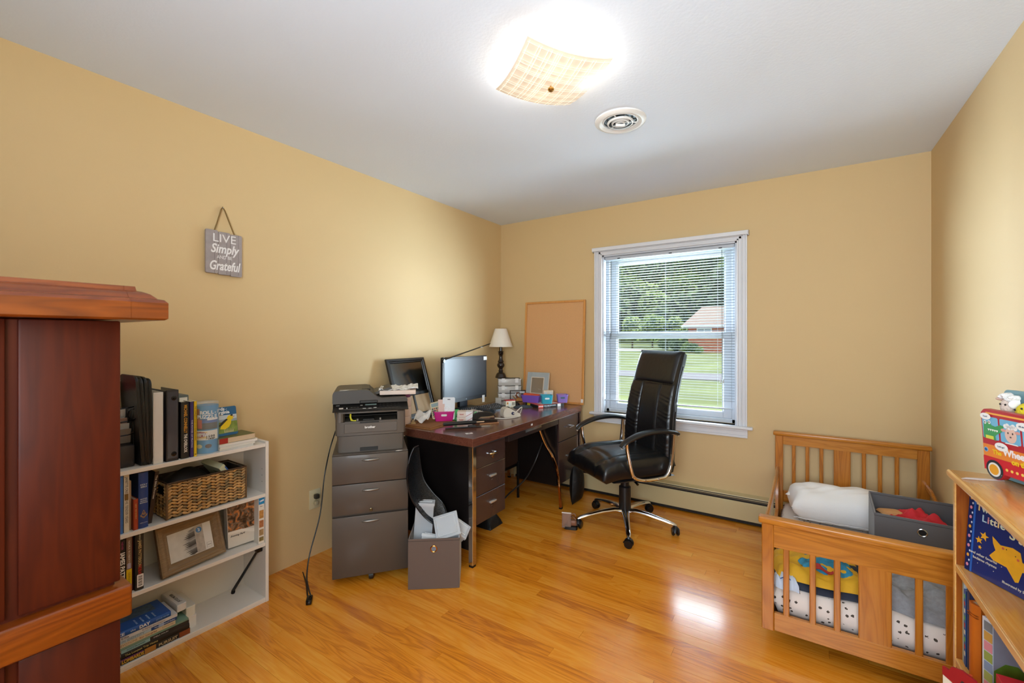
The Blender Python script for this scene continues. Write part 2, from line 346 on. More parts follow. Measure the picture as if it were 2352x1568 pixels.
for dx in (-.07, .07): MB().cyl((dx*.5, 0, -.02), (dx*.9, 0, -.03), .012, seg=12).build('lamp_socket', WHITE, cl)
# ---------------- ceiling vent
cv = thing('ceiling_vent', 'round white ceiling air diffuser with concentric rings', 'air vent', (1.705, -1.375, 2.44))
vm = mat('#e9e9e8', .4)
MB().lathe([(.128, 0), (.128, -.006), (.118, -.013), (.106, -.015), (.097, -.009), (.090, -.005), (.086, -.009), (.083, -.009), (.083, -.001), (.128, 0)], 48).build('outer_ring', vm, cv)
MB().lathe([(.084, -.0008), (0, -.0008), (0, -.0002), (.084, -.0002)], 32).build('duct_opening', BLACK, cv)
for r in (.066, .045, .025):
    MB().lathe([(r, -.010), (r-.002, -.017), (r-.008, -.019), (r-.008, -.017), (r-.004, -.015), (r-.002, -.009), (r, -.010)], 40).build('cone_ring', vm, cv)
for k in range(3): MB().box(.0, .083, -.002, .002, -.012, -.007, M=Matrix.Rotation(R(120*k+30), 4, 'Z')).build('spoke', vm, cv)
MB().box(-.024, .024, -.005, .005, -.030, -.017, .003, 2, M=Matrix.Rotation(R(30), 4, 'Z')).build('damper_tab', vm, cv)
# ---------------- wall outlet by the file cabinet
ol = thing('wall_outlet', 'ivory wall outlet plate with plugs beside the file cabinet', 'outlet', (0, -1.988, .345))
MB().box(0, .006, -.037, .037, -.058, .058, .003, 2).build('cover_plate', mat('#d8cba4', .45), ol)
for z in (-.02, .02): MB().cyl((.005, 0, z), (.0085, 0, z), .016, seg=20).build('receptacle', mat('#cbbb90', .5), ol)
MB().box(.008, .034, -.013, .013, .004, .032, .005, 2).build('plug', mat('#3a352b', .5), ol)
MB().box(.008, .028, -.010, .010, -.034, -.01, .004, 2).build('plug', mat('#b8aa88', .5), ol)
# ---------------- wall sign
sg = thing('wall_sign', 'grey plank wall sign hung by twine on the left wall', 'sign', (0.0, -2.5, 1.755))
sgm = mat('#a29896', .7, var=.12, vscale=30); dk = mat('#4a4545', .7); wl = mat('#ece9e8', .6)
pw = .055
for k in (-1, 0, 1):
    o = MB().prism(rrect(-pw/2, pw/2, -.108, .108, .006), 0, .012, .0008, M=fr((.016, k*.0563, -.004*k), (0, 1, 0), (0, 0, 1))).build('plank', sgm, sg)
    MB().box(.0277, .0283, k*.0563+.01, k*.0563+.0108, -.104, .104).build('groove', dk, o)
MB().box(0, .016, -.075, .075, .05, .07).box(0, .016, -.075, .075, -.07, -.05).build('batten', mat('#5f5650', .8), sg)
F = lambda y, z: fr((.0282, y, z), (0, 1, 0), (0, 0, 1))
text('LIVE', .058, wl, sg, F(0, .073), width=.105)
text('Simply', .062, wl, sg, F(0, .020), bold=.0016, shear=.25, width=.132)
text('AND BE', .024, wl, sg, F(0, -.021), width=.07)
text('Grateful', .064, wl, sg, F(0, -.066), bold=.0016, shear=.25, width=.142)
rope = mat('#8a6d3f', .9, bump=.6, bscale=400)
MB().tube([(.02, -.045, .104), (.016, -.03, .15), (.010, -.008, .225), (.008, 0, .240), (.010, .008, .225), (.016, .034, .15), (.02, .05, .104)], .0032, 8).build('twine_hanger', rope, sg)
MB().cyl((0, 0, .234), (.014, 0, .236), .0022, seg=8).build('nail', CHROME, sg)
# ================================================================ BOOKS (helper)
def book(name, label, t, d, h, cover, loc, rot=(0, 0, 0), spine=(), group='books', pages='#e2d8c2', cat='book', hard=True, round_=0, rough=.45):
    """spine in the plane x=0 facing +x, thickness along y, height along z, body towards -x. spine = list of (text, z centre 0..1, size, colour, bold, width fraction)"""
    b = thing(name, label, cat, loc, rot=tuple(R(a) for a in rot), group=group)
    m = mat(cover, rough, var=.06, vscale=25); c = .0022 if hard else .0008; e = .003 if hard else 0
    cv = MB()
    cv.box(-d, 0, 0, c, 0, h, c*.3).box(-d, 0, t-c, t, 0, h, c*.3)
    sp = [(0, 0)] + [(round_*math.sin(math.pi*k/8), t*k/8) for k in range(1, 8)] + [(0, t), (-c, t), (-c, 0)]
    cv.prism(sp, 0, h)
    cv.build('cover', m, b)
    MB().box(-d+e, -c*.8, c, t-c, e, h-e).build('pages', mat(pages, .8, bump=.3, bscale=200), b, smooth=0)
    for s in spine:
        s = list(s)+[0]*(6-len(s)); tx, zc, size, col, bold, wd = s[:6]
        text(tx, size, mat(col, .4), b, fr((round_*.95+.0004, t/2, zc*h), (0, 0, -1), (0, 1, 0)), bold=bold, width=(wd*h if wd else None))
    return b
def fillz(b, z0, z1, col, t, rnd=0, h=1, name='spine_band', y0=0, y1=1):
    return MB().box(-.001, rnd+.0003, t*y0+.0001, t*y1-.0001, z0*h, z1*h).build(name, mat(col, .45), b, smooth=0)

# ================================================================ DARK CHEST in the foreground
cherry = wood('cherry_dark', '#371006', '#461607', '#521c08', rough=.45, axis=2, scale=.8, coat=0, fine=.25)
cherry.node_tree.nodes['Principled BSDF'].inputs['Specular IOR Level'].default_value = .22
cherryh = wood('cherry_light', '#50210a', '#743408', '#934a12', rough=.28, axis=1, scale=.8, coat=.3, fine=.3)
ar = thing('armoire', 'dark cherry wood cabinet with moulded top, close on the left', 'cabinet', (0, 0, 0))
AX, AY = 1.17, -3.204
MB().box(.62, AX-.012, -4.12, AY-.008, .06, 1.366, .002).build('carcass', cherry, ar)
MB().box(AX-.012, AX, -3.362, AY, .77, 1.366, .004, 2).build('corner_panel', cherry, ar)
MB().box(AX-.012, AX-.001, -4.12, -3.378, .77, 1.366, .004, 2).build('door', cherry, ar)
MB().box(AX-.012, AX, -3.362, AY, .08, .682, .004, 2).build('lower_panel', cherry, ar)
MB().box(AX-.012, AX-.001, -4.12, -3.378, .08, .682, .004, 2).build('drawer_front', cherry, ar)
MB().box(.60, AX+.020, -4.12, AY+.016, .690, .762, .006, 3).build('waist_moulding', cherryh, ar)
MB().box(.60, AX+.02, -4.12, AY+.016, .0, .085, .005, 2).build('plinth', cherry, ar)
prof = [(.0, 0), (.062, 0), (.068, .004), (.068, .040), (.062, .047), (.052, .050), (.042, .060), (.030, .066), (.022, .068), (.02, .078), (.0, .078)]
mb = MB()
mb.box(.58, AX, -4.12, AY, 1.368, 1.446)
mb.prism([(a, b) for a, b in prof], 0, AY+4.12, M=fr((AX-.001, AY, 1.368), (1, 0, 0), (0, 0, 1)))
mb.prism([(a, b) for a, b in prof], 0, AX-.58, M=Matrix.Translation((.58, AY-.001, 1.368)) @ Matrix(((0, 0, 1, 0), (1, 0, 0, 0), (0, 1, 0, 0), (0, 0, 0, 1))))
# mitred corner
t = bmesh.new(); rings = []
for a, b in prof: rings.append([t.verts.new((AX, AY+a, 1.368+b)), t.verts.new((AX+a, AY+a, 1.368+b)), t.verts.new((AX+a, AY, 1.368+b))])
for A, B in zip(rings, rings[1:]):
    for k in (0, 1):
        try: t.faces.new((A[k], A[k+1], B[k+1], B[k]))
        except ValueError: pass
bmesh.ops.remove_doubles(t, verts=t.verts[:], dist=1e-6); bmesh.ops.recalc_face_normals(t, faces=t.faces[:]); mb._add(t)
mb.build('cornice_top', cherryh, ar, smooth=25)

# ================================================================ WHITE BOOKSHELF
SX, SY1, SY0, SZ = .235, -2.385, -3.19, .806
swm = mat('#e6dfd6', .42)
bs = thing('bookshelf', 'low white laminate bookshelf with three open tiers against the left wall', 'bookshelf', (0, 0, 0))
MB().box(.003, SX, SY1-.016, SY1, 0, SZ, .0012).build('side_panel', swm, bs)
MB().box(.003, SX, SY0, SY0+.016, 0, SZ, .0012).build('side_panel', swm, bs)
for z in (.797, .546, .299, .024): MB().box(.012, SX-.002, SY0+.016, SY1-.016, z-.017, z, .001).build('shelf', swm, bs)
MB().box(SX-.03, SX-.004, SY0+.016, SY1-.016, 0, .007).build('kick_strip', swm, bs)
MB().box(.004, .011, SY0+.01, SY1-.01, .0, .798).build('back_panel', mat('#d9d2c8', .5), bs)
for z in (.60, .632, .664, .35, .38): MB().cyl((.2, SY1-.0162, z), (.2, SY1-.0155, z), .0025, seg=8).build('peg_hole', BLACK, bs)
Z1, Z2, Z3, Z4 = .797, .546, .299, .024
# ---- top
c = thing('greeting_card_pack', 'packaged greeting card with red header behind the wire rack', 'card', (.06, -2.915, Z1), rot=(0, R(-6), 0))
MB().box(-.004, .004, -.11, .0, .0, .385, .002).build('backing_card', mat('#cfc9bf', .5), c)
MB().box(.0042, .0052, -.109, -.001, .30, .384).build('red_header', mat('#b5202c', .4), c, smooth=0)
text('DaySpring', .026, mat('#f4f0ee', .5), c, fr((.0055, -.045, .356), (0, 1, 0), (0, 0, 1)), shear=.3)
text('CARD SET', .011, mat('#f4f0ee', .5), c, fr((.0055, -.045, .325), (0, 1, 0), (0, 0, 1)))
for k in range(9):
    a = R(60+k*8); MB().box(0, .04, -.002, .002, 0, .0006, M=fr((.0044, -.035+k*.003, .10), (0, math.cos(a), math.sin(a)), (0, -math.sin(a), math.cos(a)))).build('printed_leaf', mat('#3c3a35', .6), c)
# wire mail holder
hd = thing('mail_holder', 'black wire mail rack with letters, half hidden by the dark cabinet', 'letter rack', (.02, -2.955, Z1))
wire = mat('#141313', .35, .6)
MB().box(.0, .16, -.03, .055, 0, .09, .006, 2).build('rack_body', mat('#2a2423', .55), hd)
for k in range(3):
    z = .13+.055*k; pts = [(.0, -.03, z), (.15, -.03, z), (.165, .03, z+.004), (.15, .055, z+.005), (0, .055, z+.005)]
    MB().tube(pts, .0025, 6).build('wire_rail', wire, hd)
MB().tube([(.152+.0*k, .05+.016*math.cos(k*.5), .215+.022*math.sin(k*.5)) for k in range(14)], .0022, 6).build('wire_scroll', wire, hd)
for k in range(7): MB().tube([(.02+.02*k, .055, .0), (.02+.02*k, .055, .24)], .0014, 5).build('wire_upright', wire, hd)
for k, (cc, hh) in enumerate((('#c9b7a8', .205), ('#d9d2c6', .225), ('#b8927f', .19), ('#cfc6bb', .17), ('#8a7d72', .15))):
    lt = thing('letter', ['pinkish envelope at the front of the wire rack', 'tallest white envelope in the wire rack', 'tan envelope in the wire rack', 'short pale envelope in the wire rack', 'lowest grey-brown envelope in the wire rack'][k], 'envelope', (.03+.024*k, -2.95, Z1+.092), rot=(R(4+k), 0, R(90)), group='letters in the wire rack')
    MB().box(-.02, .05, -.001, .001, 0, hh-.09, .0005).build('envelope', mat(cc, .7), lt)
# folios
for k, (y0, lab, hh, lean) in enumerate(((-2.888, 'black zip portfolio nearest the wire rack, its cover showing', .375, 3.2), (-2.872, 'black zip portfolio standing beside the white binder', .368, 1.2))):
    o = thing('portfolio', lab, 'portfolio', (.215, y0, Z1), rot=(R(lean), 0, 0), group='black portfolios')
    m = mat('#15171a', .38, bump=.25, bscale=260)
    for q, yy in enumerate((0, .015)):
        MB().prism(rrect(-.20, 0, 0, hh-q*.008, .028, 5), yy, yy+.009, .0025, M=Matrix(((1, 0, 0, 0), (0, 0, 1, 0), (0, 1, 0, 0), (0, 0, 0, 1)))).build('cover', m, o)
    MB().box(-.195, -.006, .008, .016, .004, hh-.015).build('zip_gusset', mat('#060607', .6), o)
# binders
def binder(lab, t, h, d, col, loc, pocket=None, rivets=False):
    o = thing('ring_binder', lab, 'binder', loc, group='ring binders on the white bookshelf'); m = mat(col, .35, coat=.3)
    MB().box(-d, 0, 0, .003, 0, h, .001).box(-d, 0, t-.003, t, 0, h, .001).box(-.003, 0, 0, t, 0, h, .001).build('cover', m, o)
    MB().box(-d+.02, -.02, .006, t-.008, .006, h-.02).build('paper_stack', PAPER, o)
    if pocket: MB().box(.0002, .001, .006, t-.003, .012, h-.006).build('spine_pocket', mat(pocket, .15, coat=.8), o)
    if rivets:
        for z in (.03, h-.035): MB().lathe([(.010, 0), (.010, .001), (.006, .0015), (.005, .004), (0, .0045)], 18, fr((.0008, t*.62, z), (0, 1, 0), (0, 0, 1))).build('rivet', mat('#35363a', .25, .8), o)
    return o
binder('white ring binder standing between black portfolio and dark grey binder', .037, .300, .19, '#dfdad2', (.215, -2.852, Z1), '#e2ddd6')
b = binder('dark grey ring binder with two spine rivets', .046, .305, .19, '#26282c', (.218, -2.808, Z1), '#4a4c52', True)
o = thing('notebook', 'tall grey-green notebook standing behind the novel', 'notebook', (.16, -2.745, Z1))
MB().box(-.15, 0, 0, .042, 0, .272, .003).build('cover', mat('#5d6764', .5), o); MB().box(-.148, .0005, .006, .036, .003, .262).build('pages', PAPER, o)
book('novel', 'black hardback novel with gold and white spine title', .030, .165, .248, '#17181a', (.214, -2.752, Z1), spine=(('MICHAEL CONNELLY', .70, .0165, '#d79a35', .0004, .50), ('THE OVERLOOK', .27, .0165, '#e8e4da', .0004, .33)), group='books on top of the white bookshelf', round_=.004)
book('paperback', 'purple paperback between the black novel and yellow book', .0125, .15, .246, '#3a2f6b', (.216, -2.718, Z1), spine=(('THE POWER OF PRAYING', .42, .008, '#dcd8ea', 0, .5),), hard=False, group='books on top of the white bookshelf')
book('paperback', 'thin yellow paperback beside the puzzle tube', .0105, .15, .247, '#e9c21f', (.217, -2.704, Z1), spine=(('THE COMPLETE GUIDE FOR HOME COOKING', .6, .0072, '#5a4a12', 0, .62), ('A', .04, .01, '#222222')), hard=False, group='books on top of the white bookshelf')
# puzzle tube
pt = thing('puzzle_roll', 'clear tube holding a blue roll-up puzzle mat', 'puzzle tube', (.165, -2.633, Z1))
def cyl_patch(a0, a1, z0, z1, r, m, nm='printed_shape'):
    n = max(2, int(abs(a1-a0)/6))
    return MB().grid(lambda u, v: Vector((r*math.cos(R(a0+(a1-a0)*u)), r*math.sin(R(a0+(a1-a0)*u)), z0+(z1-z0)*v)), n, 1).build(nm, m, pt)
r = .0455
MB().lathe([(0, .001), (r, .001), (r, .218), (0, .218)], 40).build('blue_roll', mat('#2a94cf', .5, var=.15, vscale=18), pt)
MB().lathe([(r+.001, .0), (r+.002, 0), (r+.002, .232), (r-.004, .236), (0, .236), (0, .234), (r-.004, .234), (r+.001, .231)], 40).build('clear_tube', mat('#e8f0f4', .05, alpha=.22, coat=.5), pt)
cyl_patch(-95, 40, .062, .105, r+.0006, mat('#f0ece2', .4)); cyl_patch(-95, -20, .070, .100, r+.0009, mat('#e8c98a', .4))
cyl_patch(-90, 40, .11, .140, r+.0007, mat('#2e3838', .5)); cyl_patch(-90, -58, .12, .205, r+.0009, mat('#9a4a1c', .5)); cyl_patch(-70, -45, .115, .155, r+.001, mat('#c9573a', .5))
cyl_patch(-60, 40, .140, .158, r+.0007, mat('#2a63ad', .4)); cyl_patch(-20, 40, .152, .160, r+.0009, mat('#f4f4f6', .4))
def cyl_text(s, a, z, size, m, dy=0):   # word bent round the tube, letter by letter
    a0 = a
    for ch in s:
        th = R(a0); x, y = (r+.0012)*math.cos(th), (r+.0012)*math.sin(th)
        if ch != ' ': text(ch, size, m, pt, fr((x, y, z), (-math.sin(th), math.cos(th), 0), (0, 0, 1)), bold=.0009)
        a0 += math.degrees(size*.66/r)
ptm = mat('#e9eef2', .4); ptd = mat('#1d5f78', .4)
cyl_text('ROLL-IT', -48, .187, .021, ptm); cyl_text('PUZZLE MAT', -64, .168, .021, ptm)
cyl_text('1500', -22, .078, .014, mat('#23201c', .4)); cyl_text('PIECES', -22, .067, .009, mat('#23201c', .4))
MB().grid(lambda u, v: Vector(((r+.0011)*math.cos(R(-55+32*(2*v-1)*math.sqrt(max(0, 1-(2*u-1)**2)))), (r+.0011)*math.sin(R(-55+32*(2*v-1)*math.sqrt(max(0, 1-(2*u-1)**2)))), .088+.013*(2*u-1))), 10, 8).build('oval_badge', mat('#9c2c50', .4), pt)
cyl_text('EXPANDABLE', -80, .091, .0075, ptm); cyl_text('PUZZLE SAVER', -82, .083, .0075, ptm)
for a in (-60, -14): MB().grid(lambda u, v: Vector(((r+.0011)*math.cos(R(a+16*(2*v-1)*math.sqrt(max(0, 1-(2*u-1)**2)))), (r+.0011)*math.sin(R(a+16*(2*v-1)*math.sqrt(max(0, 1-(2*u-1)**2)))), .034+.010*(2*u-1))), 8, 8).build('oval_picture', mat('#4a3a34' if a > -50 else '#d8d6b4', .5), pt)
# stack of booklets under the bird guide
sy = -2.600
for k, (lab, cc, th, dx, dl, cv) in enumerate((('lowest thin white booklet under the bird guide', '#d9d3ca', .008, 0, .0, '#e6e2da'), ('second white booklet up in the stack on the shelf top', '#e3ddd2', .010, .004, .008, '#efece6'), ('third white booklet, its corner curling out', '#e8e2da', .012, -.002, .018, '#e9e4dc'), ('cream-edged paperback with a red spine label topping the stack', '#d7c0a0', .026, .002, .010, '#6b6a3a'))):
    z = Z1+sum((.0085, .0105, .0125, .0265)[:k])
    o = thing('booklet', lab, 'booklet', (.212+dx, sy, z), rz=(-1, 1, -2, 1.5)[k], group='booklets stacked under the bird guide')
    MB().box(-.13, 0, .0, .150+dl, .0006, th-.0008, .0006).build('pages', mat(cc, .8, bump=.3, bscale=300), o)
    MB().box(-.132, .002, -.001, .152+dl, th-.0008, th).box(-.132, .002, -.001, .152+dl, 0, .0006).build('cover', mat(cv, .5), o)
    if k == 3: MB().box(.0004, .0026, -.001, .035, .001, th-.001).build('red_label', mat('#a82a22', .5), o)
bk = thing('bird_guide', 'field guide with a yellow bird on its cover, leaning on the booklets', 'book', (.165, -2.597, Z1+.0585), rot=(0, R(-10), R(2)))
MB().prism(rrect(0, .102, 0, .138, .008), -.012, 0, .0006, M=fr((0, 0, 0), (0, 1, 0), (0, 0, 1))).build('cover', mat('#1f5f8c', .35), bk)
F = fr((.0002, 0, 0), (0, 1, 0), (0, 0, 1)); T = Matrix.Translation
decal(rect(.001, .101, .012, .098), mat('#7d8f3c', .5, var=.3, vscale=40), bk, F)
decal(rect(.001, .101, .070, .098), mat('#c3cdd3', .5), bk, F, z=.0003); decal(rect(.001, .101, .066, .078), mat('#93a0aa', .5), bk, F, z=.0005)
ye = mat('#e9c813', .5)
decal([(.022, .034), (.045, .030), (.062, .040), (.072, .055), (.075, .072), (.085, .078), (.083, .090), (.073, .096), (.062, .093), (.055, .082), (.040, .068), (.030, .052)], ye, bk, F, z=.0009)
decal([(.004, .038), (.030, .050), (.060, .076), (.052, .080), (.034, .068), (.018, .052)], mat('#2b2c22', .5), bk, F, z=.0012)
decal(ell(.078, .094, .006, .004, 10), mat('#1c1c18', .5), bk, F, z=.0013); decal([(.084, .090), (.094, .086), (.084, .085)], mat('#b9744a', .5), bk, F, z=.0013)
for k in range(7): decal([(.04+k*.006, .014), (.044+k*.006, .014), (.040+k*.0075, .036)], mat('#d7c79a', .6), bk, F, z=.0012)
text('Birds', .021, ptm, bk, fr((.0007, .027, .128), (0, 1, 0), (0, 0, 1)), bold=.0007); text('of', .008, ptm, bk, fr((.0007, .055, .126), (0, 1, 0), (0, 0, 1)))
text('Virginia', .021, ptm, bk, fr((.0007, .038, .112), (0, 1, 0), (0, 0, 1)), bold=.0007); text('Field Guide', .007, mat('#d9b25a', .5), bk, fr((.0007, .022, .1005), (0, 1, 0), (0, 0, 1)))
# ---- second tier
g2 = 'books on the second tier of the white bookshelf'
book('paperback', 'blue paperback at the left end of the second tier', .014, .14, .235, '#2f68b0', (.218, -2.9625, Z2), hard=False, group=g2)
b = book('paperback', 'cream paperback with grey spine lettering on the second tier', .0165, .145, .237, '#d9cfbb', (.218, -2.946, Z2), spine=(('JANETTE OKE', .80, .0125, '#4a4a48', 0, .28), ('THE TENDER YEARS', .36, .0125, '#6a6a64', 0, .40)), hard=False, group=g2)
decal(rect(-.006, .006, .13, .155), mat('#7a5a2c', .5), b, fr((.0006, .008, 0), (0, 1, 0), (0, 0, 1)))
book('paperback', 'thin tan paperback behind the small red book', .010, .13, .20, '#a98c6c', (.2, -2.928, Z2), hard=False, group=g2)
b = book('pocket_book', 'small red-orange pocket book beside the blue bible', .0155, .12, .125, '#a93f22', (.219, -2.9165, Z2), spine=(('NEW TESTAMENT', .6, .007, '#d8a060', 0, .5),), pages='#cfc2ac', group=g2)
b = book('bible', 'blue clothbound bible with gold emblem on its spine', .032, .15, .228, '#1f3f80', (.217, -2.900, Z2), pages='#3d3428', group=g2, round_=.004)
gold = mat('#b89a58', .35, .4); Fb = lambda z: fr((.0046, .016, z), (0, 1, 0), (0, 0, 1))
text('HOLY', .0085, mat('#b9c0d0', .4), b, Fb(.178), bold=.0003); text('BIBLE', .0085, mat('#b9c0d0', .4), b, Fb(.169), bold=.0003)
for i, s in enumerate(('MASTER', 'MASON', 'EDITION')): text(s, .0065, mat('#b9c0d0', .4), b, Fb(.119-.0075*i), bold=.0002)
def bar(a, bb, wd, m, par, F0, nm='emblem_line'):
    a, bb = Vector(a), Vector(bb); d = (bb-a).normalized(); n = Vector((-d.y, d.x))*wd/2
    return MB().prism([tuple(a+n), tuple(a-n), tuple(bb-n), tuple(bb+n)], 0, .0004, M=F0).build(nm, m, par, smooth=0)
for a, bb in (((0, .022), (-.010, -.004)), ((0, .022), (.010, -.004)), ((-.012, .004), (0, -.007)), ((.012, .004), (0, -.007)), ((-.011, .0), (0, -.011)), ((.011, 0), (0, -.011))): bar(a, bb, .0014, gold, b, Fb(.052))
text('G', .011, gold, b, Fb(.058), bold=.0004); text('HEIRLOOM', .005, mat('#b9c0d0', .4), b, Fb(.022))
book('paperback', 'dark paperback leaning behind the blue bible, white spine title', .014, .14, .215, '#2a1712', (.19, -2.862, Z2), rot=(-7, 0, 0), spine=(('The Bible Promise', .7, .0095, '#d8cfc0', 0, .45),), hard=False, group=g2)
# basket
bx0, bx1, by0, by1, bz = .035, .218, -2.806, -2.484, .152
ba = thing('woven_basket', 'rectangular woven seagrass basket on the second tier', 'basket', (0, 0, Z2+.003))
bdk = mat('#2a1d12', .8)
mb = MB()
for q in ((bx1-.012, bx1-.006, by0+.006, by1-.006), (bx0+.006, bx0+.012, by0+.006, by1-.006)): mb.box(q[0], q[1], q[2], q[3], 0, bz-.004)
mb.box(bx0+.006, bx1-.006, by1-.012, by1-.006, 0, bz-.004).box(bx0+.006, bx1-.006, by0+.006, by0+.012, 0, bz-.055).box(bx0+.006, bx1-.05, by0+.006, by0+.012, bz-.03, bz-.004).box(bx0+.006, bx1-.006, by0+.006, by1-.006, 0, .005)
mb.build('basket_lining', bdk, ba, smooth=0)
strand_ms = [mat(h, .65, var=.25, vscale=60, bump=.4, bscale=250) for h in ('#d0a468', '#b8905a', '#a88454', '#c89a58', '#8f7850')]
def leafmb():
    return MB().pad(lambda u, v, s: Vector((s*.0062*math.sin(math.pi*u)**.8*math.sin(math.pi*v), (u-.5)*.027, (v-.5)*.0118*math.sin(math.pi*(.04+.92*u))**.8)), 8, 4)
leafs = []
for m in strand_ms:
    o = leafmb().build('strand', m, ba); leafs.append(o.data); bpy.data.objects.remove(o)
def strand(loc, rot):
    o = link('strand', random.choice(leafs), ba, loc, rot); o.scale = (1, random.uniform(.9, 1.1), random.uniform(.9, 1.1)); return o
cols, rows = 17, 11
for i in range(cols):
    for j in range(rows):
        yy = by0+.012+i*(by1-by0-.024)/(cols-1); zz = .0085+j*(bz-.017)/(rows-1) + (.006 if i % 2 else 0)*0
        strand((bx1-.003, yy, zz), (R(32 if i % 2 == 0 else -20)+random.uniform(-.1, .1), 0, 0))
for i in range(9):
    for j in range(rows):
        xx = bx0+.012+i*(bx1-bx0-.03)/8; zz = .0085+j*(bz-.017)/(rows-1)
        if 4 <= i <= 7 and j in (7, 8, 9): continue
        strand((xx, by0+.002, zz), (R(30 if i % 2 == 0 else -22), 0, R(90)))
rim = MB(); rim.tube([(bx0, by0+.003, bz), (bx1, by0+.003, bz), (bx1, by1-.003, bz), (bx0, by1-.003, bz)], .0045, 6, closed=True).tube([(bx0, by1-.003, bz-.02), (bx1, by1-.003, bz-.02)], .004, 6)
rim.build('rim', mat('#4a3520', .8, bump=.8, bscale=300, var=.3, vscale=90), ba)
for xx, yy in ((bx1-.001, by0+.002), (bx1-.001, by1-.002)): MB().tube([(xx, yy, 0), (xx, yy, bz)], .005, 6).build('corner_binding', mat('#6d5335', .8, bump=.8, bscale=300), ba)
bg_ = thing('black_bag', 'crumpled black cloth bag filling the woven basket', 'bag', (.125, -2.705, Z2+.10))
MB().pad(lambda u, v, s: Vector(((u-.5)*.155, (v-.5)*.185, s*(.052 if s > 0 else .012)*(math.sin(math.pi*u)*math.sin(math.pi*v))**.5 + (.012*math.sin(9*u+5*v)*math.sin(math.pi*u)*math.sin(math.pi*v) if s > 0 else 0) + .018*(1-v)+.02)), 18, 18).build('bag_body', mat('#0c0c0e', .5), bg_)
MB().tube([(.06, -.03, .035), (.075, .0, .04), (.07, .06, .03)], .008, 8, ry=.003).build('white_lining_edge', mat('#cfc8bd', .6), bg_)
gb = thing('flat_box', 'pale green printed box sticking out of the basket', 'box', (.135, -2.560, Z2+.122), rot=(R(38), R(8), R(12)))
MB().box(-.065, .065, -.012, .016, -.05, .085, .001).build('carton', mat('#c4cbae', .5), gb)
MB().box(-.0655, .0655, -.0125, .0165, -.05, -.028).build('green_band', mat('#6f8a4a', .5), gb, smooth=0)
MB().box(.0652, .0656, -.006, .008, .0, .03).build('barcode_label', mat('#e9e7df', .5), gb, smooth=0)
for k in range(8): MB().box(.0656, .0658, -.004, .006, .003+k*.003, .0042+k*.003).build('barcode_bar', BLACK, gb, smooth=0)
for k in range(3): text('LIFE GUIDE BIBLE STUDY', .006, mat('#4b5a3c', .5), gb, fr((.0+.03-k*.012, -.0128, .03), (0, 0, 1), (-1, 0, 0)), width=.05)
MB().box(.0652, .0657, .010, .0155, .04, .07).build('blue_mark', mat('#2f5aa5', .5), gb, smooth=0)
# ---- third tier
g3 = 'books on the third tier of the white bookshelf'
book('hardback', 'black thriller with big white spine letters on the third tier', .021, .15, .222, '#191516', (.219, -2.963, Z3), spine=(('JAMES PATTERSON', .42, .021, '#e9e6e2', .0006, .72), ('NEVER', .90, .009, '#a8306a', 0, .14)), group=g3, round_=.003)
b = book('paperback', 'brown and yellow spined paperback on the third tier', .0175, .15, .230, '#7d6250', (.219, -2.939, Z3), spine=(('NORA ROBERTS', .72, .008, '#d9cbb8', 0, .4),), hard=False, group=g3)
fillz(b, .02, .42, '#d9b60f', .0175, h=.230); text('SERENITY', .009, mat('#a3820b', .5), b, fr((.0008, .009, .05), (0, 0, -1), (0, 1, 0)), width=.07); MB().box(.0003, .0007, .003, .014, .10, .12).build('picture_patch', mat('#a9a2b8', .5), b, smooth=0)
book('hardback', 'slim dark red hardback tucked behind the black thriller', .007, .14, .232, '#5a0f14', (.205, -2.920, Z3), group=g3)
b = book('hardback', 'black thriller with tan and red spine letters and a barcode sticker', .028, .15, .235, '#2a2622', (.221, -2.912, Z3), spine=(('JAMES PATTERSON', .63, .0135, '#bba06a', .0003, .46), ('THE BLACK BOOK', .28, .014, '#b3231b', .0005, .32), ('& DAVID ELLIS', .93, .007, '#c9bda0', 0, .12)), group=g3, round_=.004)
decal(rrect(-.0105, .0105, 0, .052, .003), mat('#e8e6e4', .5), b, fr((.0046, .0155, .012), (0, 1, 0), (0, 0, 1)), name='barcode_sticker', t=.0006)
for k in range(10): MB().box(.0053, .0055, .009, .022, .018+k*.004, .0195+k*.004 + (.001 if k % 3 == 0 else 0)).build('barcode_bar', BLACK, b, smooth=0)
# picture frame
pf = thing('framed_picture', 'rustic brown picture frame leaning on the third tier', 'picture frame', (.216, -2.825, Z3+.007), rot=(0, R(-17), R(8)))
fm = wood('frame_wood', '#54402c', '#7c6346', '#937a58', rough=.6, axis=1, scale=1.5, coat=0, fine=.7)
W_, H_ = .262, .205
fprof = [(0, 0), (0, .016), (.006, .020), (.012, .017), (.020, .018), (.032, .010), (.038, .011), (.042, .006), (.042, 0)]
def picture_border(par, W, H, prof, m, name='frame_rail', org=(0, 0, 0)):
    """four mitred rails; local y right, z up, +x out"""
    Mo = T(org)
    for a, (ox, oy) in zip((0, 90, 180, 270), ((0, 0), (W, 0), (W, H), (0, H))):
        Ln = W if a in (0, 180) else H; t = bmesh.new(); A = []; B = []
        for d, hgt in prof: A.append(t.verts.new((d, d, hgt))); B.append(t.verts.new((Ln-d, d, hgt)))
        n = len(prof)
        for k in range(n): t.faces.new((A[k], A[(k+1) % n], B[(k+1) % n], B[k]))
        t.faces.new(A[::-1]); t.faces.new(B); bmesh.ops.recalc_face_normals(t, faces=t.faces[:])
        MB()._add(t, Mo @ fr((0, 0, 0), (0, 1, 0), (0, 0, 1)) @ T((ox, oy, 0)) @ Matrix.Rotation(R(a), 4, 'Z')).build(name, m, par, smooth=30)
picture_border(pf, W_, H_, fprof, fm)
F = fr((.0045, 0, 0), (0, 1, 0), (0, 0, 1))
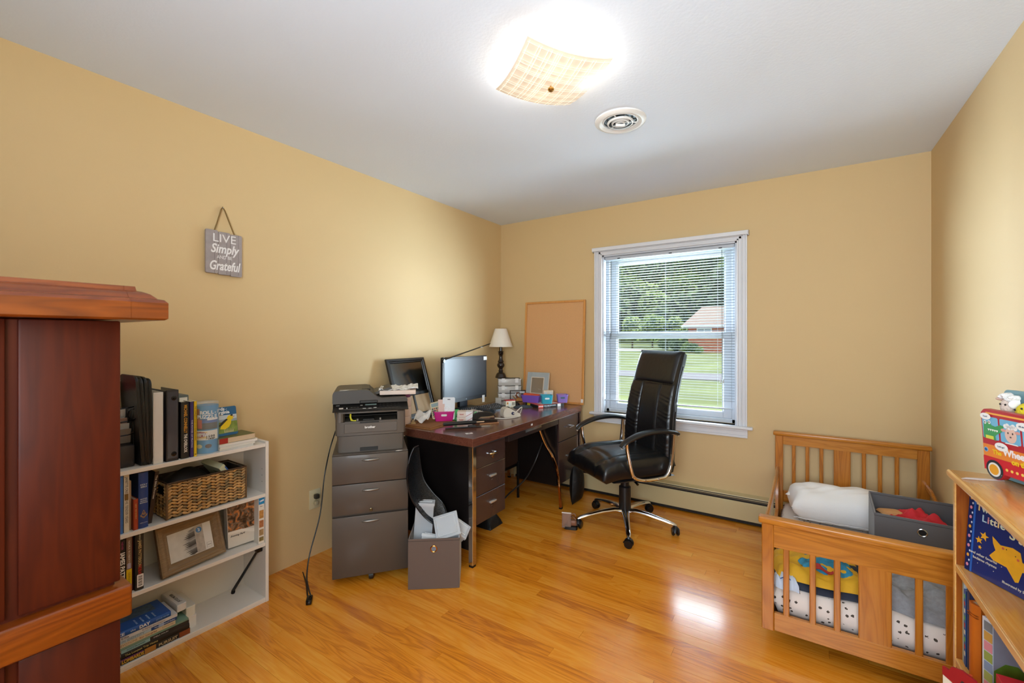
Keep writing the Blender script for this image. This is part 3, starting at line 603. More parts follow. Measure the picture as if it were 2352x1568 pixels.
MB().box(.001, .004, .03, W_-.03, .03, H_-.03).build('backing', mat('#3a332c', .8), pf, smooth=0)
pap = decal(rect(.042, W_-.042, .042, H_-.042), mat('#cdc9c1', .5, var=.1, vscale=25), pf, F, name='insert_sheet')
decal(rect(.150, .185, .044, H_-.044), mat('#b3aaa0', .6, var=.2, vscale=60), pf, F, z=.0005); decal(rect(.185, W_-.043, .043, H_-.043), mat('#dcdad6', .5), pf, F, z=.0006)
rr = random.Random(3)
for k in range(15):
    yy = H_-.052-k*.0072; wd = .022+.026*math.sin(math.pi*(k+1)/17)
    decal([(.147-wd*rr.uniform(.9, 1.15), yy-.004), (.149, yy+.0045), (.150, yy-.004), (.147-wd*.4, yy-.0085)], mat(('#8d8a86', '#5e5a56', '#a3a09c', '#4a4744', '#6f6b68')[(k*7) % 5], .6), pf, F, z=.0009, name='brush_stroke')
decal(ell(.168, H_-.064, .0125, .0125, 20), mat('#4d7fb3', .5), pf, F, z=.0012, name='round_sticker'); text('5x7', .010, ptm, pf, fr((.0062, .168, H_-.064), (0, 0, 1), (0, -1, 0)), bold=.0003)
for q in (rect(.192, .212, .05, .0505), rect(.192, .212, .072, .0725), rect(.192, .1925, .05, .0725), rect(.2115, .212, .05, .0725)): decal(q, mat('#3d3b3a', .5), pf, F, z=.0010, name='printed_line')
text('FRAME', .005, mat('#3d3b3a', .5), pf, fr((.0058, .202, .061), (0, 1, 0), (0, 0, 1)))
# puzzle box
pz = thing('puzzle_box', 'painted landscape jigsaw puzzle box standing on the third tier', 'puzzle box', (.165, -2.542, Z3+.0065), rot=(R(2.0), 0, R(-8)))
MB().box(-.05, 0, 0, .135, 0, .236, .001).build('carton', mat('#d6cfc4', .5), pz)
pm = bpy.data.materials.new('painted_landscape'); pm.use_nodes = True; nt = pm.node_tree; N = nt.nodes.new; L = nt.links.new
tc = N('ShaderNodeTexCoord'); n1 = N('ShaderNodeTexNoise'); n1.inputs['Scale'].default_value = 34; n1.inputs['Detail'].default_value = 6; n1.inputs['Distortion'].default_value = 1.2
ramp = N('ShaderNodeValToRGB'); el = ramp.color_ramp.elements; el[0].position = .33; el[0].color = lin('#241b12'); el[1].position = .72; el[1].color = lin('#d9b07a')
for ps, hx in ((.44, '#5a3a1c'), (.52, '#7a6a58'), (.60, '#b8641c')): e_ = el.new(ps); e_.color = lin(hx)
L(tc.outputs['Object'], n1.inputs['Vector']); L(n1.outputs['Fac'], ramp.inputs[0]); L(ramp.outputs[0], nt.nodes['Principled BSDF'].inputs['Base Color'])
F = fr((.0003, 0, 0), (0, 1, 0), (0, 0, 1))
decal(rect(.002, .128, .075, .218), pm, pz, F, name='picture_panel', t=.0006)
decal([(.002, .068), (.06, .064), (.128, .040), (.128, .058), (.06, .078), (.002, .080)], mat('#e4ded4', .5), pz, F, z=.0008)
text('Evening Park', .012, mat('#3f3a36', .5), pz, fr((.0013, .042, .055), (0, 1, 0), (0, 0, 1)), shear=.3)
MB().box(-.0495, -.0005, .1352, .1358, .205, .235).build('blue_corner', mat('#1c84bd', .4), pz, smooth=0); 
bx2 = thing('puzzle_box', 'narrow white puzzle box end marked 1000, at the right of the tier', 'puzzle box', (.224, -2.430, Z3+.0005), rot=(0, 0, 0))
MB().box(-.05, 0, 0, .028, 0, .232, .001).build('carton', mat('#e3dcd0', .5), bx2)
F = fr((.0003, 0, 0), (0, 1, 0), (0, 0, 1)); decal(rect(.001, .028, .195, .231), mat('#1f86c0', .4), bx2, F, name='blue_corner'); text('1000', .011, ptm, bx2, fr((.001, .0145, .212), (0, 1, .2), (0, -.2, 1)), bold=.0004)
for k, (z0, z1) in enumerate(((.125, .165), (.08, .115), (.04, .07), (.012, .032))): decal(rect(.003, .024, z0, z1), mat(('#c08a4a', '#b3754a', '#a98a60', '#8a7a4a')[k], .5, var=.3, vscale=80), bx2, F, name='small_picture', t=.0006)
text('Piece', .006, mat('#4a4038', .5), bx2, fr((.001, .013, .185), (0, 1, 0), (0, 0, 1)), shear=.3)
# pole leaning inside the bottom tier
pl = thing('black_pole', 'short black tapered rod leaning in the bottom tier corner', 'rod', (0, 0, 0))
MB().tube([(.06, -2.475, Z4+.012), (.13, -2.4475, .149), (.200, -2.420, .262)], [.0075, .0065, .0055], 10).build('rod', mat('#131314', .4), pl)
MB().cyl((.060, -2.475, Z4+.0022), (.063, -2.4737, Z4+.012), .009, seg=12).build('end_cap', BLACK, pl)
MB().box(.185, .215, -2.432, -2.405, .252, .270, .004, 2).build('rod_head', BLACKG, pl)
# ---- bottom tier: two stacks lying flat, spines out (rotated so their height runs along y)
g4 = 'books stacked flat in the bottom tier of the white bookshelf'
def flat(name, label, t, d, h, cover, yend, z, x=.222, rz=0, **k): return book(name, label, t, d, h, cover, (x, yend, z), rot=(90, 0, rz), group=g4, **k)
z = Z4+.0004
b = flat('hardback', 'bottom book of the flat stack, pursuit title and sunset scene', .022, .16, .235, '#1b1512', -2.722, z, spine=(('PURSUIT', .34, .016, '#c9b48a', .0003, .28), ('LOMBARDS', .84, .018, '#d6a93a', .0008, .3)), round_=.003)
fillz(b, .0, .17, '#8a4420', .022, .0032, .235); fillz(b, .52, .68, '#b27a34', .022, .0032, .235); fillz(b, .70, 1, '#6a3a6a', .022, .0031, .235, y0=.7)
z += .0225
b = flat('hardback', 'black book second from the bottom of the flat stack', .022, .16, .232, '#141414', -2.724, z, spine=(('The Longest Trip Home', .72, .0115, '#b7a76a', .0002, .46),), round_=.003); z += .0225
b = flat('paperback', 'grey and teal book in the middle of the flat stack', .014, .15, .23, '#2c2b2c', -2.725, z, spine=(('SHEILA WALSH', .44, .008, '#c9c5bf', 0, .22), ("GOD'S PROMISES", .80, .008, '#4c7c82', 0, .26)), hard=False)
fillz(b, .60, 1, '#8fb7ba', .014, 0, .23)
text("GOD'S PROMISES", .008, mat('#3f6f76', .5), b, fr((.0008, .007, .80*.23), (0, 0, -1), (0, 1, 0)), width=.06); z += .0145
b = flat('paperback', 'pale green-edged devotional in the flat stack', .008, .15, .232, '#7fa08c', -2.726, z, hard=False); z += .0084
b = flat('paperback', 'cream devotional spine with red lettering in the flat stack', .016, .15, .195, '#ddcfae', -2.775, z, spine=(('DEVOTIONS', .82, .013, '#a88a6a', 0, .3), ('for couples', .48, .012, '#9c5a35', 0, .3), ('STORMIE', .14, .008, '#b59a78', 0, .2)), hard=False); z += .0164
b = flat('paperback', 'pale grey identity book with a dark blue spine half', .013, .15, .19, '#b9cdd6', -2.770, z, spine=(('IN IDENTITY', .78, .012, '#8494a0', 0, .38), ('Your Beliefs, Table', .24, .007, '#c6d6ea', 0, .36)), hard=False)
fillz(b, .0, .47, '#274a85', .013, 0, .19); fillz(b, .24, .34, '#9db9dd', .013, .0002, .19)
text('Your   Beliefs, Table', .007, mat('#c6d6ea', .5), b, fr((.001, .0065, .22*.19), (0, 0, -1), (0, 1, 0)), width=.07); z += .0134
b = flat('paperback', 'white paperback with script spine under the bright blue book', .013, .15, .195, '#dcdcdc', -2.768, z, spine=(('Ella', .90, .012, '#50505a', 0, .12), ('by Carolyn Jane Ferguson', .42, .006, '#60606a', 0, .4)), hard=False); z += .0134
b = flat('hardback', 'bright blue hardback on top of the flat stack, white title', .022, .15, .205, '#1d57a8', -2.792, z, spine=(('SEIZE', .86, .0155, '#dfe8f2', .0004, .22), ('the', .62, .011, '#cfdcec', 0, .08), ('DAY', .44, .017, '#eef2f6', .0006, .17), ('JOYCE MEYER', .14, .008, '#8fb4e0', 0, .22)), round_=.003)
ZT = z+.022
F = fr((.0, .0223, 0), (0, 0, -1), (-1, 0, 0))
for i, s in enumerate(('HOW TO BE FULLY', 'ENGAGED AND', 'READY TO LIVE', 'EVERY DAY')): text(s, .008, mat('#a9c4e6', .5), b, fr((-.03-.0*i, .0226, .05+.02*i), (-1, 0, 0), (0, 0, 1)), width=.045)
MB().box(-.14, -.07, .0222, .0226, .03, .19).build('portrait_patch', mat('#46627c', .6, var=.35, vscale=60), b, smooth=0)
# back stack (page ends towards the room)
g5 = 'white booklets behind the flat stack in the bottom tier'
zz = Z4
for k, (lab, t_, cc, dy) in enumerate((('thick white glossy book lowest of the rear stack', .055, '#e6e4e0', 0), ('ivory paperback in the middle of the rear stack', .045, '#e2e0d4', -.004), ('white paperback on top of the rear stack with grey printed back', .032, '#dcdcda', -.040))):
    o = thing('glossy_book', lab, 'book', (.195 if k < 2 else .2, -2.682+dy, zz), rz=-3+2*k, group=g5)
    MB().prism([(-.165, -.0), (-.165, -.04), (.0, -.04), (.0, -.012), (-.006, -.003), (-.016, 0)], 0, t_-.0005, .002, M=T((0, 0, 0))).build('cover', mat(cc, .3, coat=.4), o)
    zz += t_
text('JOYCE MEYER', .016, mat('#4a4a4a', .5), o, fr((-.075, -.02, t_+.0002), (-1, 0, 0), (0, -1, 0)), width=.1)
# ================================================================ FILE CABINET + PRINTER
fcm = mat('#52473e', .5, coat=.15); fcd = mat('#1a1614', .6)
fc = thing('file_cabinet', 'taupe metal three-drawer rolling file cabinet under the printer', 'file cabinet', (.413, -2.151, 0), 51.8)
FW = .394
MB().box(0, FW, .022, .405, .045, .700, .003).build('body', fcm, fc)
pull = mat('#8a8680', .3, .75)
for k, (z0, z1, hz) in enumerate(((.546, .697, .668), (.382, .542, .505), (.048, .370, .338))):
    d = MB().box(.001, FW-.001, 0, .021, z0, z1, .003, 2).build('drawer', fcm, fc)
    MB().pad(lambda u, v, s: Vector((FW/2-.002+.046*(2*u-1), -.011*(1 if s > 0 else .1)*(math.sin(math.pi*u)*math.sin(math.pi*v))**.5, hz+.0085*(2*v-1)*(math.sin(math.pi*(.03+.94*u)))**.5)), 16, 6).build('handle', pull, d)
MB().lathe([(.009, 0), (.009, .003), (.006, .004), (.0045, .002), (0, .002)], 18, fr((FW/2, 0, .398), (1, 0, 0), (0, 0, 1))).build('lock', mat('#6d6048', .3, .9), fc)
for x, yy in ((.05, .36), (FW-.05, .36), (FW/2, .045)):
    MB().cyl((x-.012, yy, .022), (x+.012, yy, .022), .0215, seg=20, bev=.004).box(x-.008, x+.008, yy-.01, yy+.014, .03, .046).build('caster', mat('#151414', .4), fc)
ts = thing('torn_tape', 'scrap of white tape on the corner of the file cabinet', 'tape scrap', (.413+.62*.32-.0, -2.151+.786*.32+.03, .7002), 51.8)
MB().prism([(-.018, -.006), (.0, -.009), (.02, -.004), (.014, .004), (-.004, .008), (-.012, .003)], 0, .0012).build('scrap', mat('#d9d6d0', .6), ts, smooth=0)
# printer: local x along its front, y into the machine
prm = mat('#5e564e', .5, bump=.1, bscale=500); prd = mat('#3d3832', .48); prk = mat('#1f1d1b', .5)
M0 = Matrix.Translation((.413, -2.151, .7005)) @ Matrix.Rotation(R(51.8), 4, 'Z')
pr = thing('printer', 'dark grey all-in-one laser printer on the file cabinet', 'printer', tuple(M0 @ Vector((.012, .060, 0))), 51.8)
PW = .372
rp = lambda w0, w1, y0, y1, r: [(w0+r, y0), (w1-r, y0), (w1-r*.3, y0+r*.3), (w1, y0+r), (w1, y1), (w0, y1), (w0, y0+r), (w0+r*.3, y0+r*.3)]
tray = MB().prism(rp(.008, PW-.008, 0, .34, .03), 0, .088).build('paper_tray', prm, pr)
MB().box(.125, .225, -.0015, .02, 0, .026, .004).build('tray_grip', prk, tray)
mb = MB(); mb.prism(rp(0, PW, -.003, .35, .03), .0905, .165); mb.prism(rp(0, .048, -.003, .35, .03), .165, .228); mb.box(PW-.045, PW, .025, .35, .165, .228); mb.prism([(PW-.045, -.003), (PW-.03, -.003), (PW-.009, .006), (PW, .027), (PW, .05), (PW-.045, .05)], .165, .228)
mb.box(.04, PW-.04, .16, .35, .165, .228); mb.prism(rp(0, PW, -.003, .35, .03), .212, .236)
body = mb.build('body', prm, pr)
MB().prism([(.0, .165), (.17, .165), (.16, .185), (.0, .168)], .05, PW-.047, M=Matrix(((0, 0, 1, 0), (1, 0, 0, 0), (0, 1, 0, 0), (0, 0, 0, 1)))).build('output_ramp', prd, pr)
MB().box(.048, PW-.045, .150, .158, .165, .212).build('output_slot', BLACK, pr, smooth=0)
for x in (.115, .235): MB().cyl((x, .01, .166), (x, .01, .180), .005, seg=10).build('tray_stub', mat('#8a837a', .4), pr)
MB().box(.14, .205, .01, .05, .166, .178, .004).build('paper_stop', prk, pr)
door = MB().box(.046, PW-.046, -.0055, .0, .104, .158, .003).build('front_door', prm, pr)
MB().box(.128, .228, -.0065, .0, .155, .164, .002).build('door_grip', prk, door)
text('brother', .0175, mat('#e8e6e2', .4), door, fr((.18, -.0057, .133), (1, 0, 0), (0, 0, 1)), bold=.0006)
MB().box(-.0004, PW+.0004, .026, .34, .193, .1945).build('seam_line', prk, pr, smooth=0)
cp = MB().prism([(-.022, .226), (.052, .260), (.052, .234), (-.014, .222)], -.012, PW+.014, M=Matrix(((0, 0, 1, 0), (1, 0, 0, 0), (0, 1, 0, 0), (0, 0, 0, 1)))).build('control_panel', mat('#24211f', .35), pr)
Fp = lambda x, t: fr((x, -.022+.074*t, .2265+.034*t), (1, 0, 0), (0, .909, .418))
decal(rect(-.03, .03, -.006, .006), mat('#8fa39c', .3), cp, Fp(.185, .75), name='display_screen')
for x, t, wd, hh, cc in ((.012, .75, .009, .002, '#d8d4ce'), (.030, .4, .011, .006, '#d9c9bd'), (.060, .4, .002, .006, '#e8e4de'), (.135, .7, .006, .002, '#e4e0da'), (.150, .3, .008, .0022, '#e4e0da'), (.180, .3, .008, .0022, '#e4e0da'), (.207, .35, .008, .0022, '#e4e0da')): decal(rect(-wd, wd, -hh, hh), mat(cc, .4), cp, Fp(x, t), name='button_label')
for i in range(6):
    for j in range(3): decal(ell(0, 0, .0042, .0026, 10), mat('#3b3733', .3), cp, Fp(.235+i*.020, .25+j*.25), name='button', t=.0015)
for i in range(3): decal(rect(-.005, .005, -.002, .002), mat('#4a4540', .4), cp, Fp(.085+.016*i, .45), name='button', t=.0015)
# scanner lid with raised feeder on the left
YZX = Matrix(((1, 0, 0, 0), (0, 0, 1, 0), (0, 1, 0, 0), (0, 0, 0, 1)))
pf_ = [(-.015, .262), (-.015, .316), (-.009, .327), (.006, .333), (.155, .336), (.170, .334), (.185, .324), (.225, .290), (.245, .283), (PW-.0, .287), (PW+.012, .282), (PW+.014, .262)]
MB().prism(pf_, .02, .35, .003, M=YZX).build('scanner_lid', prd, pr)
MB().prism([(-.015, .23), (-.015, .262), (PW+.014, .262), (PW+.014, .236)], .052, .35, .0, M=YZX).build('scanner_bed', prk, pr)
MB().prism([(-.016, .262), (-.016, .24), (-.006, .17), (.0, .12), (.0, .262)], .10, .345, M=YZX).build('side_flare', prd, pr)
MB().box(.125, .222, .0165, .024, .262, .279, .004).build('lid_grip', prk, pr)
MB().box(.132, .182, .07, .30, .318, .3375, .004).build('feeder_mouth', BLACK, pr)
MB().prism([(.185, .305), (.290, .338), (.305, .332), (.300, .324), (.195, .292)], .10, .30, .001, M=YZX).build('feeder_tray', prd, pr)
MB().box(.02, .12, .06, .066, .3345, .3352).build('white_strip', mat('#cfcac2', .5), pr, smooth=0)
MB().prism([(.02, .03), (.05, .033), (.068, .05), (.04, .045)], .3342, .3352).build('paper_scrap', mat('#cfcac2', .5), pr, smooth=0)
MB().tube([(.078, .03, .205), (.077, .024, .19), (.082, .016, .174), (.095, .008, .168), (.108, .006, .170)], .0045, 6, ry=.0014, up=(0, 1, 0)).build('yellow_tape_strip', mat('#d9cf2a', .5), pr)
# plastic-wrapped paper on top of the printer
pk = thing('paper_pack', 'white paper pack in crinkled plastic lying on the printer', 'paper pack', tuple(M0 @ Vector((.245, .155, .293))), 46)
MB().box(0, .205, 0, .235, .001, .026, .004, 2).build('paper_stack', mat('#e6d2c4', .7, bump=.4, bscale=250), pk)
rr = random.Random(5)
MB().grid(lambda u, v: Vector((-.006+.225*u, -.004+.245*v, .030+.011*noise.noise(Vector((7*u, 9*v, 0)))+.006*noise.noise(Vector((19*u, 23*v, 4)))+.010*(math.exp(-((u-.9)/.12)**2)))), 26, 26, .0008).build('plastic_wrap', mat('#eef1f4', .18, coat=.6, bump=.6, bscale=60, bdist=.01), pk, smooth=60)
# power cord hanging from the printer, plug on the floor
cd = thing('power_cord', 'black power cord hanging beside the file cabinet to a plug on the floor', 'power cord', (0, 0, 0))
def smooth_path(P, n=6):
    P = [Vector(p) for p in P]; out = []
    for i in range(len(P)-1):
        a = P[max(i-1, 0)]; b = P[i]; c = P[i+1]; d = P[min(i+2, len(P)-1)]
        for k in range(n):
            t = k/n; out.append(.5*((2*b)+(c-a)*t+(2*a-5*b+4*c-d)*t*t+(3*b-a-3*c+d)*t**3))
    return out+[P[-1]]
MB().tube(smooth_path([(.278, -2.035, .80), (.262, -2.06, .70), (.270, -2.10, .556), (.315, -2.155, .376), (.36, -2.241, .214), (.388, -2.275, .12), (.398, -2.272, .06), (.412, -2.270, .03)]), .0034, 8).build('cable', BLACK, cd)
MB().box(-.014, .014, -.022, .03, 0, .026, .006, 2, M=T((.425, -2.285, .001)) @ Matrix.Rotation(R(50), 4, 'Z')).build('plug', BLACKG, cd)
MB().tube(smooth_path([(.415, -2.28, .012), (.36, -2.255, .006), (.26, -2.20, .006), (.13, -2.142, .004)]), [.004]*12+[.0035]*4+[.0025]*3, 8).build('cable_tail', BLACK, cd)

# ================================================================ FABRIC BIN with clear boxes
def fabric_bin(name, label, loc, rz, w, d, h, col, grom, grp=None, inner=None):
    """open cube: local x along the front, y into the bin"""
    o = thing(name, label, 'storage bin', loc, rz, group=grp); m = mat(col, .8, bump=.25, bscale=700, sheen=.2); t_ = .006
    mi = mat(inner or col, .85)
    for nm, q in (('front_panel', (0, w, 0, t_)), ('back_panel', (0, w, d-t_, d)), ('side_panel', (0, t_, t_, d-t_)), ('side_panel', (w-t_, w, t_, d-t_))):
        pnl = MB().box(q[0], q[1], q[2], q[3], .0, h, .0015).build(nm, m, o)
        MB().box(q[0]-.0006, q[1]+.0006, q[2]-.0006, q[3]+.0006, h-.012, h-.0105).build('stitch_line', mat('#2f2926', .8), pnl, smooth=0)
    MB().box(t_, w-t_, t_, d-t_, 0, .004).build('bottom_panel', m, o)
    MB().lathe([(.019, 0), (.018, .003), (.0155, .004), (.013, .003), (.012, 0)], 30, fr((w/2, -.0004, h*.80), (1, 0, 0), (0, 0, 1)) @ T((0, 0, 0))).build('grommet', mat(grom, .22, .95), o)
    MB().cyl((w/2, -.0012, h*.80), (w/2, .0002, h*.80), .0125, seg=24).build('grommet_hole', mat('#7b8590', .5) if inner else BLACK, o)
    return o
fb = fabric_bin('fabric_bin', 'taupe fabric storage bin on the floor full of clear plastic boxes', (.753, -1.934, .001), 37.6, .269, .235, .265, '#67574f', '#c98a42', inner='#5b4d46')
for k, ch in enumerate([c for c in fb.children if c.name.startswith('side_panel')][1:2]): ch.data.materials[0] = mat('#b9bfca', .7); ch['label'] = 'pale grey side panel'
clr = mat('#eef2f7', .3, alpha=.36, coat=.4)
def clearbox(label, loc, rot, w, d, h):
    o = thing('plastic_box', label, 'plastic box', loc, rot=tuple(R(a) for a in rot), group='clear plastic boxes in the fabric bin'); t_ = .002
    MB().box(0, w, 0, t_, 0, h).box(0, w, d-t_, d, 0, h).box(0, t_, 0, d, 0, h).box(w-t_, w, 0, d, 0, h).box(0, w, 0, d, 0, t_).build('box_body', clr, o)
    MB().box(-.004, w+.004, -.004, d+.004, h-.001, h+.002, .0015).box(.012, w-.012, .012, d-.012, h+.002, h+.005, .0015).box(-.004, w+.004, -.004, -.0025, h-.014, h).box(w+.0025, w+.004, -.004, d+.004, h-.014, h).build('lid', clr, o)
    MB().tube([(.012, .012, h+.005), (w-.012, .012, h+.005), (w-.012, d-.012, h+.005), (.012, d-.012, h+.005)], .0018, 5, closed=True).build('lid_ridge', mat('#f2f5f8', .3, alpha=.8), o)
    return o
clearbox('clear plastic box tipped at the left front of the fabric bin', (.775, -1.868, .215), (-28, 12, 40), .13, .085, .060)
clearbox('large frosted plastic box with its lid facing out on the right of the bin', (.842, -1.795, .215), (44, -14, 42), .125, .125, .045)
clearbox('grey-tinted plastic box behind the frosted one', (.800, -1.720, .235), (35, 36, 38), .115, .075, .075)
clearbox('tall clear box standing against the file cabinet in the bin', (.672, -1.822, .16), (0, 4, 40), .10, .05, .245)
# mesh lumbar support
ms = thing('mesh_back_support', 'curved black mesh lumbar support standing in the fabric bin', 'back support', (0, 0, 0))
A_ = smooth_path([(.690, -1.836, .715), (.678, -1.856, .65), (.675, -1.868, .554), (.690, -1.85, .445), (.730, -1.806, .348), (.778, -1.775, .300)], 5)
B_ = smooth_path([(.625, -1.735, .700), (.630, -1.725, .601), (.650, -1.715, .504), (.700, -1.690, .428), (.750, -1.665, .372), (.790, -1.665, .305)], 5)
msm = bpy.data.materials.new('black_mesh'); msm.use_nodes = True; nt = msm.node_tree; N = nt.nodes.new; L = nt.links.new
pb = nt.nodes['Principled BSDF']; pb.inputs['Base Color'].default_value = lin('#15171c'); pb.inputs['Roughness'].default_value = .4
tc = N('ShaderNodeTexCoord'); vo = N('ShaderNodeTexVoronoi'); vo.inputs['Scale'].default_value = 230; gt = N('ShaderNodeMath'); gt.operation = 'GREATER_THAN'; gt.inputs[1].default_value = .40
L(tc.outputs['Object'], vo.inputs['Vector']); L(vo.outputs['Distance'], gt.inputs[0]); mr = N('ShaderNodeMapRange'); mr.inputs['To Min'].default_value = .45; L(gt.outputs[0], mr.inputs['Value']); L(mr.outputs[0], pb.inputs['Alpha'])
n_ = len(A_)-1
def msf(u, v):
    i = min(n_-1, int(u*n_)); t = u*n_-i; a = A_[i].lerp(A_[i+1], t); b = B_[i].lerp(B_[i+1], t); return a.lerp(b, v)+Vector((-.02, .012, 0))*math.sin(math.pi*v)
MB().grid(msf, 24, 10).build('mesh_panel', msm, ms)
MB().tube(A_+B_[::-1], .0045, 8, closed=True).build('edge_wire', mat('#101216', .35), ms)
MB().tube([msf(k/12*.7+.25, .5)+Vector((-.012, .006, 0)) for k in range(13)], .004, 6).build('spine_wire', BLACK, ms)
MB().tube([msf(.78, k/8)+Vector((-.008, .004, 0)) for k in range(9)], .010, 6, ry=.003).build('elastic_strap', BLACK, ms)

# ================================================================ DESK
dk_top = wood('desk_top', '#3c1f17', '#5d3428', '#7a4a38', rough=.24, axis=1, scale=1.4, coat=.5, fine=.6)
dkm = mat('#2d201e', .28, coat=.3); dkb = mat('#120d0d', .35); drm = mat('#43302d', .26, coat=.35)
de = thing('desk', 'dark steel office desk with walnut laminate top and chrome legs', 'desk', (0, 0, 0))
DX0, DX1, DY0, DY1, DZ = .145, .905, -1.58, -.085, .745
MB().box(DX0, DX1, DY0, DY1, .695, DZ, .002).build('desktop', dk_top, de)
MB().box(DX1-.0005, DX1+.001, DY0, DY1, .692, .697).box(DX0, DX1, DY0-.001, DY0+.0005, .692, .697).build('chrome_trim', CHROME, de, smooth=0)
MB().box(.19, .868, -1.572, -1.556, .09, .692, .002).build('end_panel', dkb, de)
MB().box(.45, .872, -1.552, -1.208, .215, .692, .002).build('pedestal_body', dkb, de)
MB().box(.50, .872, -.492, -.105, .157, .692, .002).build('pedestal_body', dkb, de)
MB().box(.50, .515, -1.208, -.492, .28, .692).build('modesty_panel', mat('#3a2820', .5), de)
MB().box(.45, .515, -1.21, -.48, .262, .288, .002).build('lower_rail', BLACK, de)
MB().box(.855, .898, -1.2, -.497, .650, .692, .002).build('apron_rail', dkm, de)
MB().box(.50, .56, -.50, -.485, .0, .692, .001).build('rear_leg', dkb, de).scale = (1, 1, 1)
for ch in de.children:
    if ch.name.startswith('rear_leg'): bpy.data.objects.remove(ch)
for yy in (-.496, -1.2): MB().box(.512, .528, yy-.008, yy+.008, 0, .30, .001).build('rear_leg', BLACK, de)
def drawer(y0, y1, z0, z1, hy, hz, style):
    d = MB().box(.872, .886, y0, y1, z0, z1, .002).build('drawer', drm, de)
    if style == 0:
        MB().tube(smooth_path([(.886, hy-.030, hz), (.905, hy-.026, hz+.002), (.908, hy+.026, hz+.002), (.886, hy+.030, hz)], 3), .0032, 6, ry=.0055).build('handle', CHROME, d)
        MB().lathe([(.011, 0), (.011, .004), (.007, .007), (.004, .006), (0, .006)], 18, fr((.886, hy+.012, hz-.024), (0, 1, 0), (0, 0, 1))).build('lock', mat('#8a6a4a', .25, .9), d)
    elif style == 1:
        MB().box(.886, .905, hy-.030, hy+.030, hz-.006, hz+.006, .003, 2).build('handle', mat('#d9d3cc', .25, .7), d)
        MB().box(.886, .8875, hy-.008, hy+.008, hz-.032, hz-.024).build('label_holder', mat('#6b5a50', .4, .5), d)
    else:
        MB().tube([(.886, hy-.045, hz), (.912, hy-.042, hz), (.912, hy+.042, hz), (.886, hy+.045, hz)], .004, 8).build('handle', CHROME, d)
    return d
drawer(-1.534, -1.222, .553, .686, -1.37, .618, 0); drawer(-1.534, -1.222, .390, .549, -1.37, .483, 1); drawer(-1.534, -1.222, .222, .386, -1.37, .322, 1)
drawer(-.470, -.112, .500, .686, -.29, .598, 2); drawer(-.470, -.112, .162, .495, -.29, .36, 1)
for z in (.6875, .551): MB().box(.870, .8875, -1.534, -1.222, z-.0012, z+.0012).build('chrome_strip', CHROME, de, smooth=0)
for (x0, x1, y0, y1) in ((.872, .904, -1.579, -1.546), (.872, .904, -.100, -.086), (.150, .18, -1.579, -1.55), (.150, .18, -.11, -.086)):
    lg = MB().box(x0, x1, y0, y1, .012, .693, .002).build('leg', mat('#cfc9c4', .1, 1.0), de); MB().box(x0+.002, x1-.002, y0+.002, y1-.002, 0, .014).build('leg_cap', BLACK, lg)
# bowed chrome leg in the kneehole
bw = MB().tube(smooth_path([(.72, -.515, .69), (.735, -.515, .60), (.79, -.515, .483), (.850, -.515, .400), (.893, -.515, .300), (.910, -.515, .18), (.925, -.515, .012)], 5), .010, 10, ry=.016, up=(0, 1, 0)).build('bowed_leg', mat('#c48a5a', .08, 1.0), de)
MB().box(.915, .937, -.527, -.503, 0, .014).build('leg_cap', BLACK, bw)
MB().box(.9055, .9075, -.93, -.91, .712, .724).build('white_emblem', mat('#d9d9d9', .4), de, smooth=0)
MB().box(.9005, .9035, -1.0, -.78, .676, .690).build('drawer_pull_strip', CHROME, de, smooth=0)
kc = thing('hanging_cable', 'black cable sagging through the desk kneehole', 'cable', (0, 0, 0))
MB().tube(smooth_path([(.775, -.54, .50), (.745, -.56, .40), (.72, -.60, .31), (.69, -.68, .22), (.63, -.80, .14), (.60, -.95, .06), (.60, -1.05, .012)]), .0065, 8).build('cable', mat('#1b1a1b', .35), kc)
wb = thing('black_bag', 'black bag slumped on the floor under the right desk drawers', 'bag', (.968, -.31, 0))
MB().pad(lambda u, v, s: Vector((s*.052*(math.sin(math.pi*u)*math.sin(math.pi*v))**.45, (u-.5)*.19*(1-.25*v*v), .002+.30*v*(1-.18*(2*u-1)**2*0))), 14, 16).build('bag_body', mat('#0a0a0b', .55, bump=.4, bscale=25, bdist=.01), wb)
lp = thing('black_trash_bag', 'black rounded bag on the floor under the left desk drawers', 'bag', (.62, -1.055, 0))
MB().pad(lambda u, v, s: Vector(((u-.5)*.16, (v-.5)*.15, .001+(0 if s < 0 else .10*(math.sin(math.pi*u)*math.sin(math.pi*v))**.4))), 14, 14).build('bag_body', mat('#0a0a0b', .55, bump=.4, bscale=25, bdist=.01), lp)
# tape dispenser / clear organiser on the floor
tp = thing('desk_organizer', 'small clear and black desk organizer lying on the floor by the chair', 'organizer', (1.135, -.79, 0), 20)
MB().prism(rrect(-.035, .055, -.03, .03, .012), 0, .022, .003).build('black_base', BLACK, tp)
MB().box(-.050, .012, -.028, -.024, .012, .115, .001).box(-.050, .012, .024, .028, .012, .10, .001).box(-.050, -.046, -.028, .028, .012, .10).build('acrylic_case', mat('#d8b8a4', .06, trans=.7, ior=1.2), tp)
MB().box(-.052, .014, -.030, -.022, .112, .118, .001).build('case_edge', mat('#f2e6dc', .2), tp)
MB().tube([(.02+.022*math.cos(a*.6), -.0+.012*math.sin(a), .085+.020*math.sin(a*.6)-.002*a) for a in range(16)], .004, 6).build('coiled_cord', mat('#9a6a4c', .5), tp)
MB().box(-.02, .05, -.02, .02, .022, .062, .012, 3).build('inner_roll', mat('#8a5a40', .4), tp)

# ---------------------------------------------------------------- on the desk
Z0 = DZ+.0005
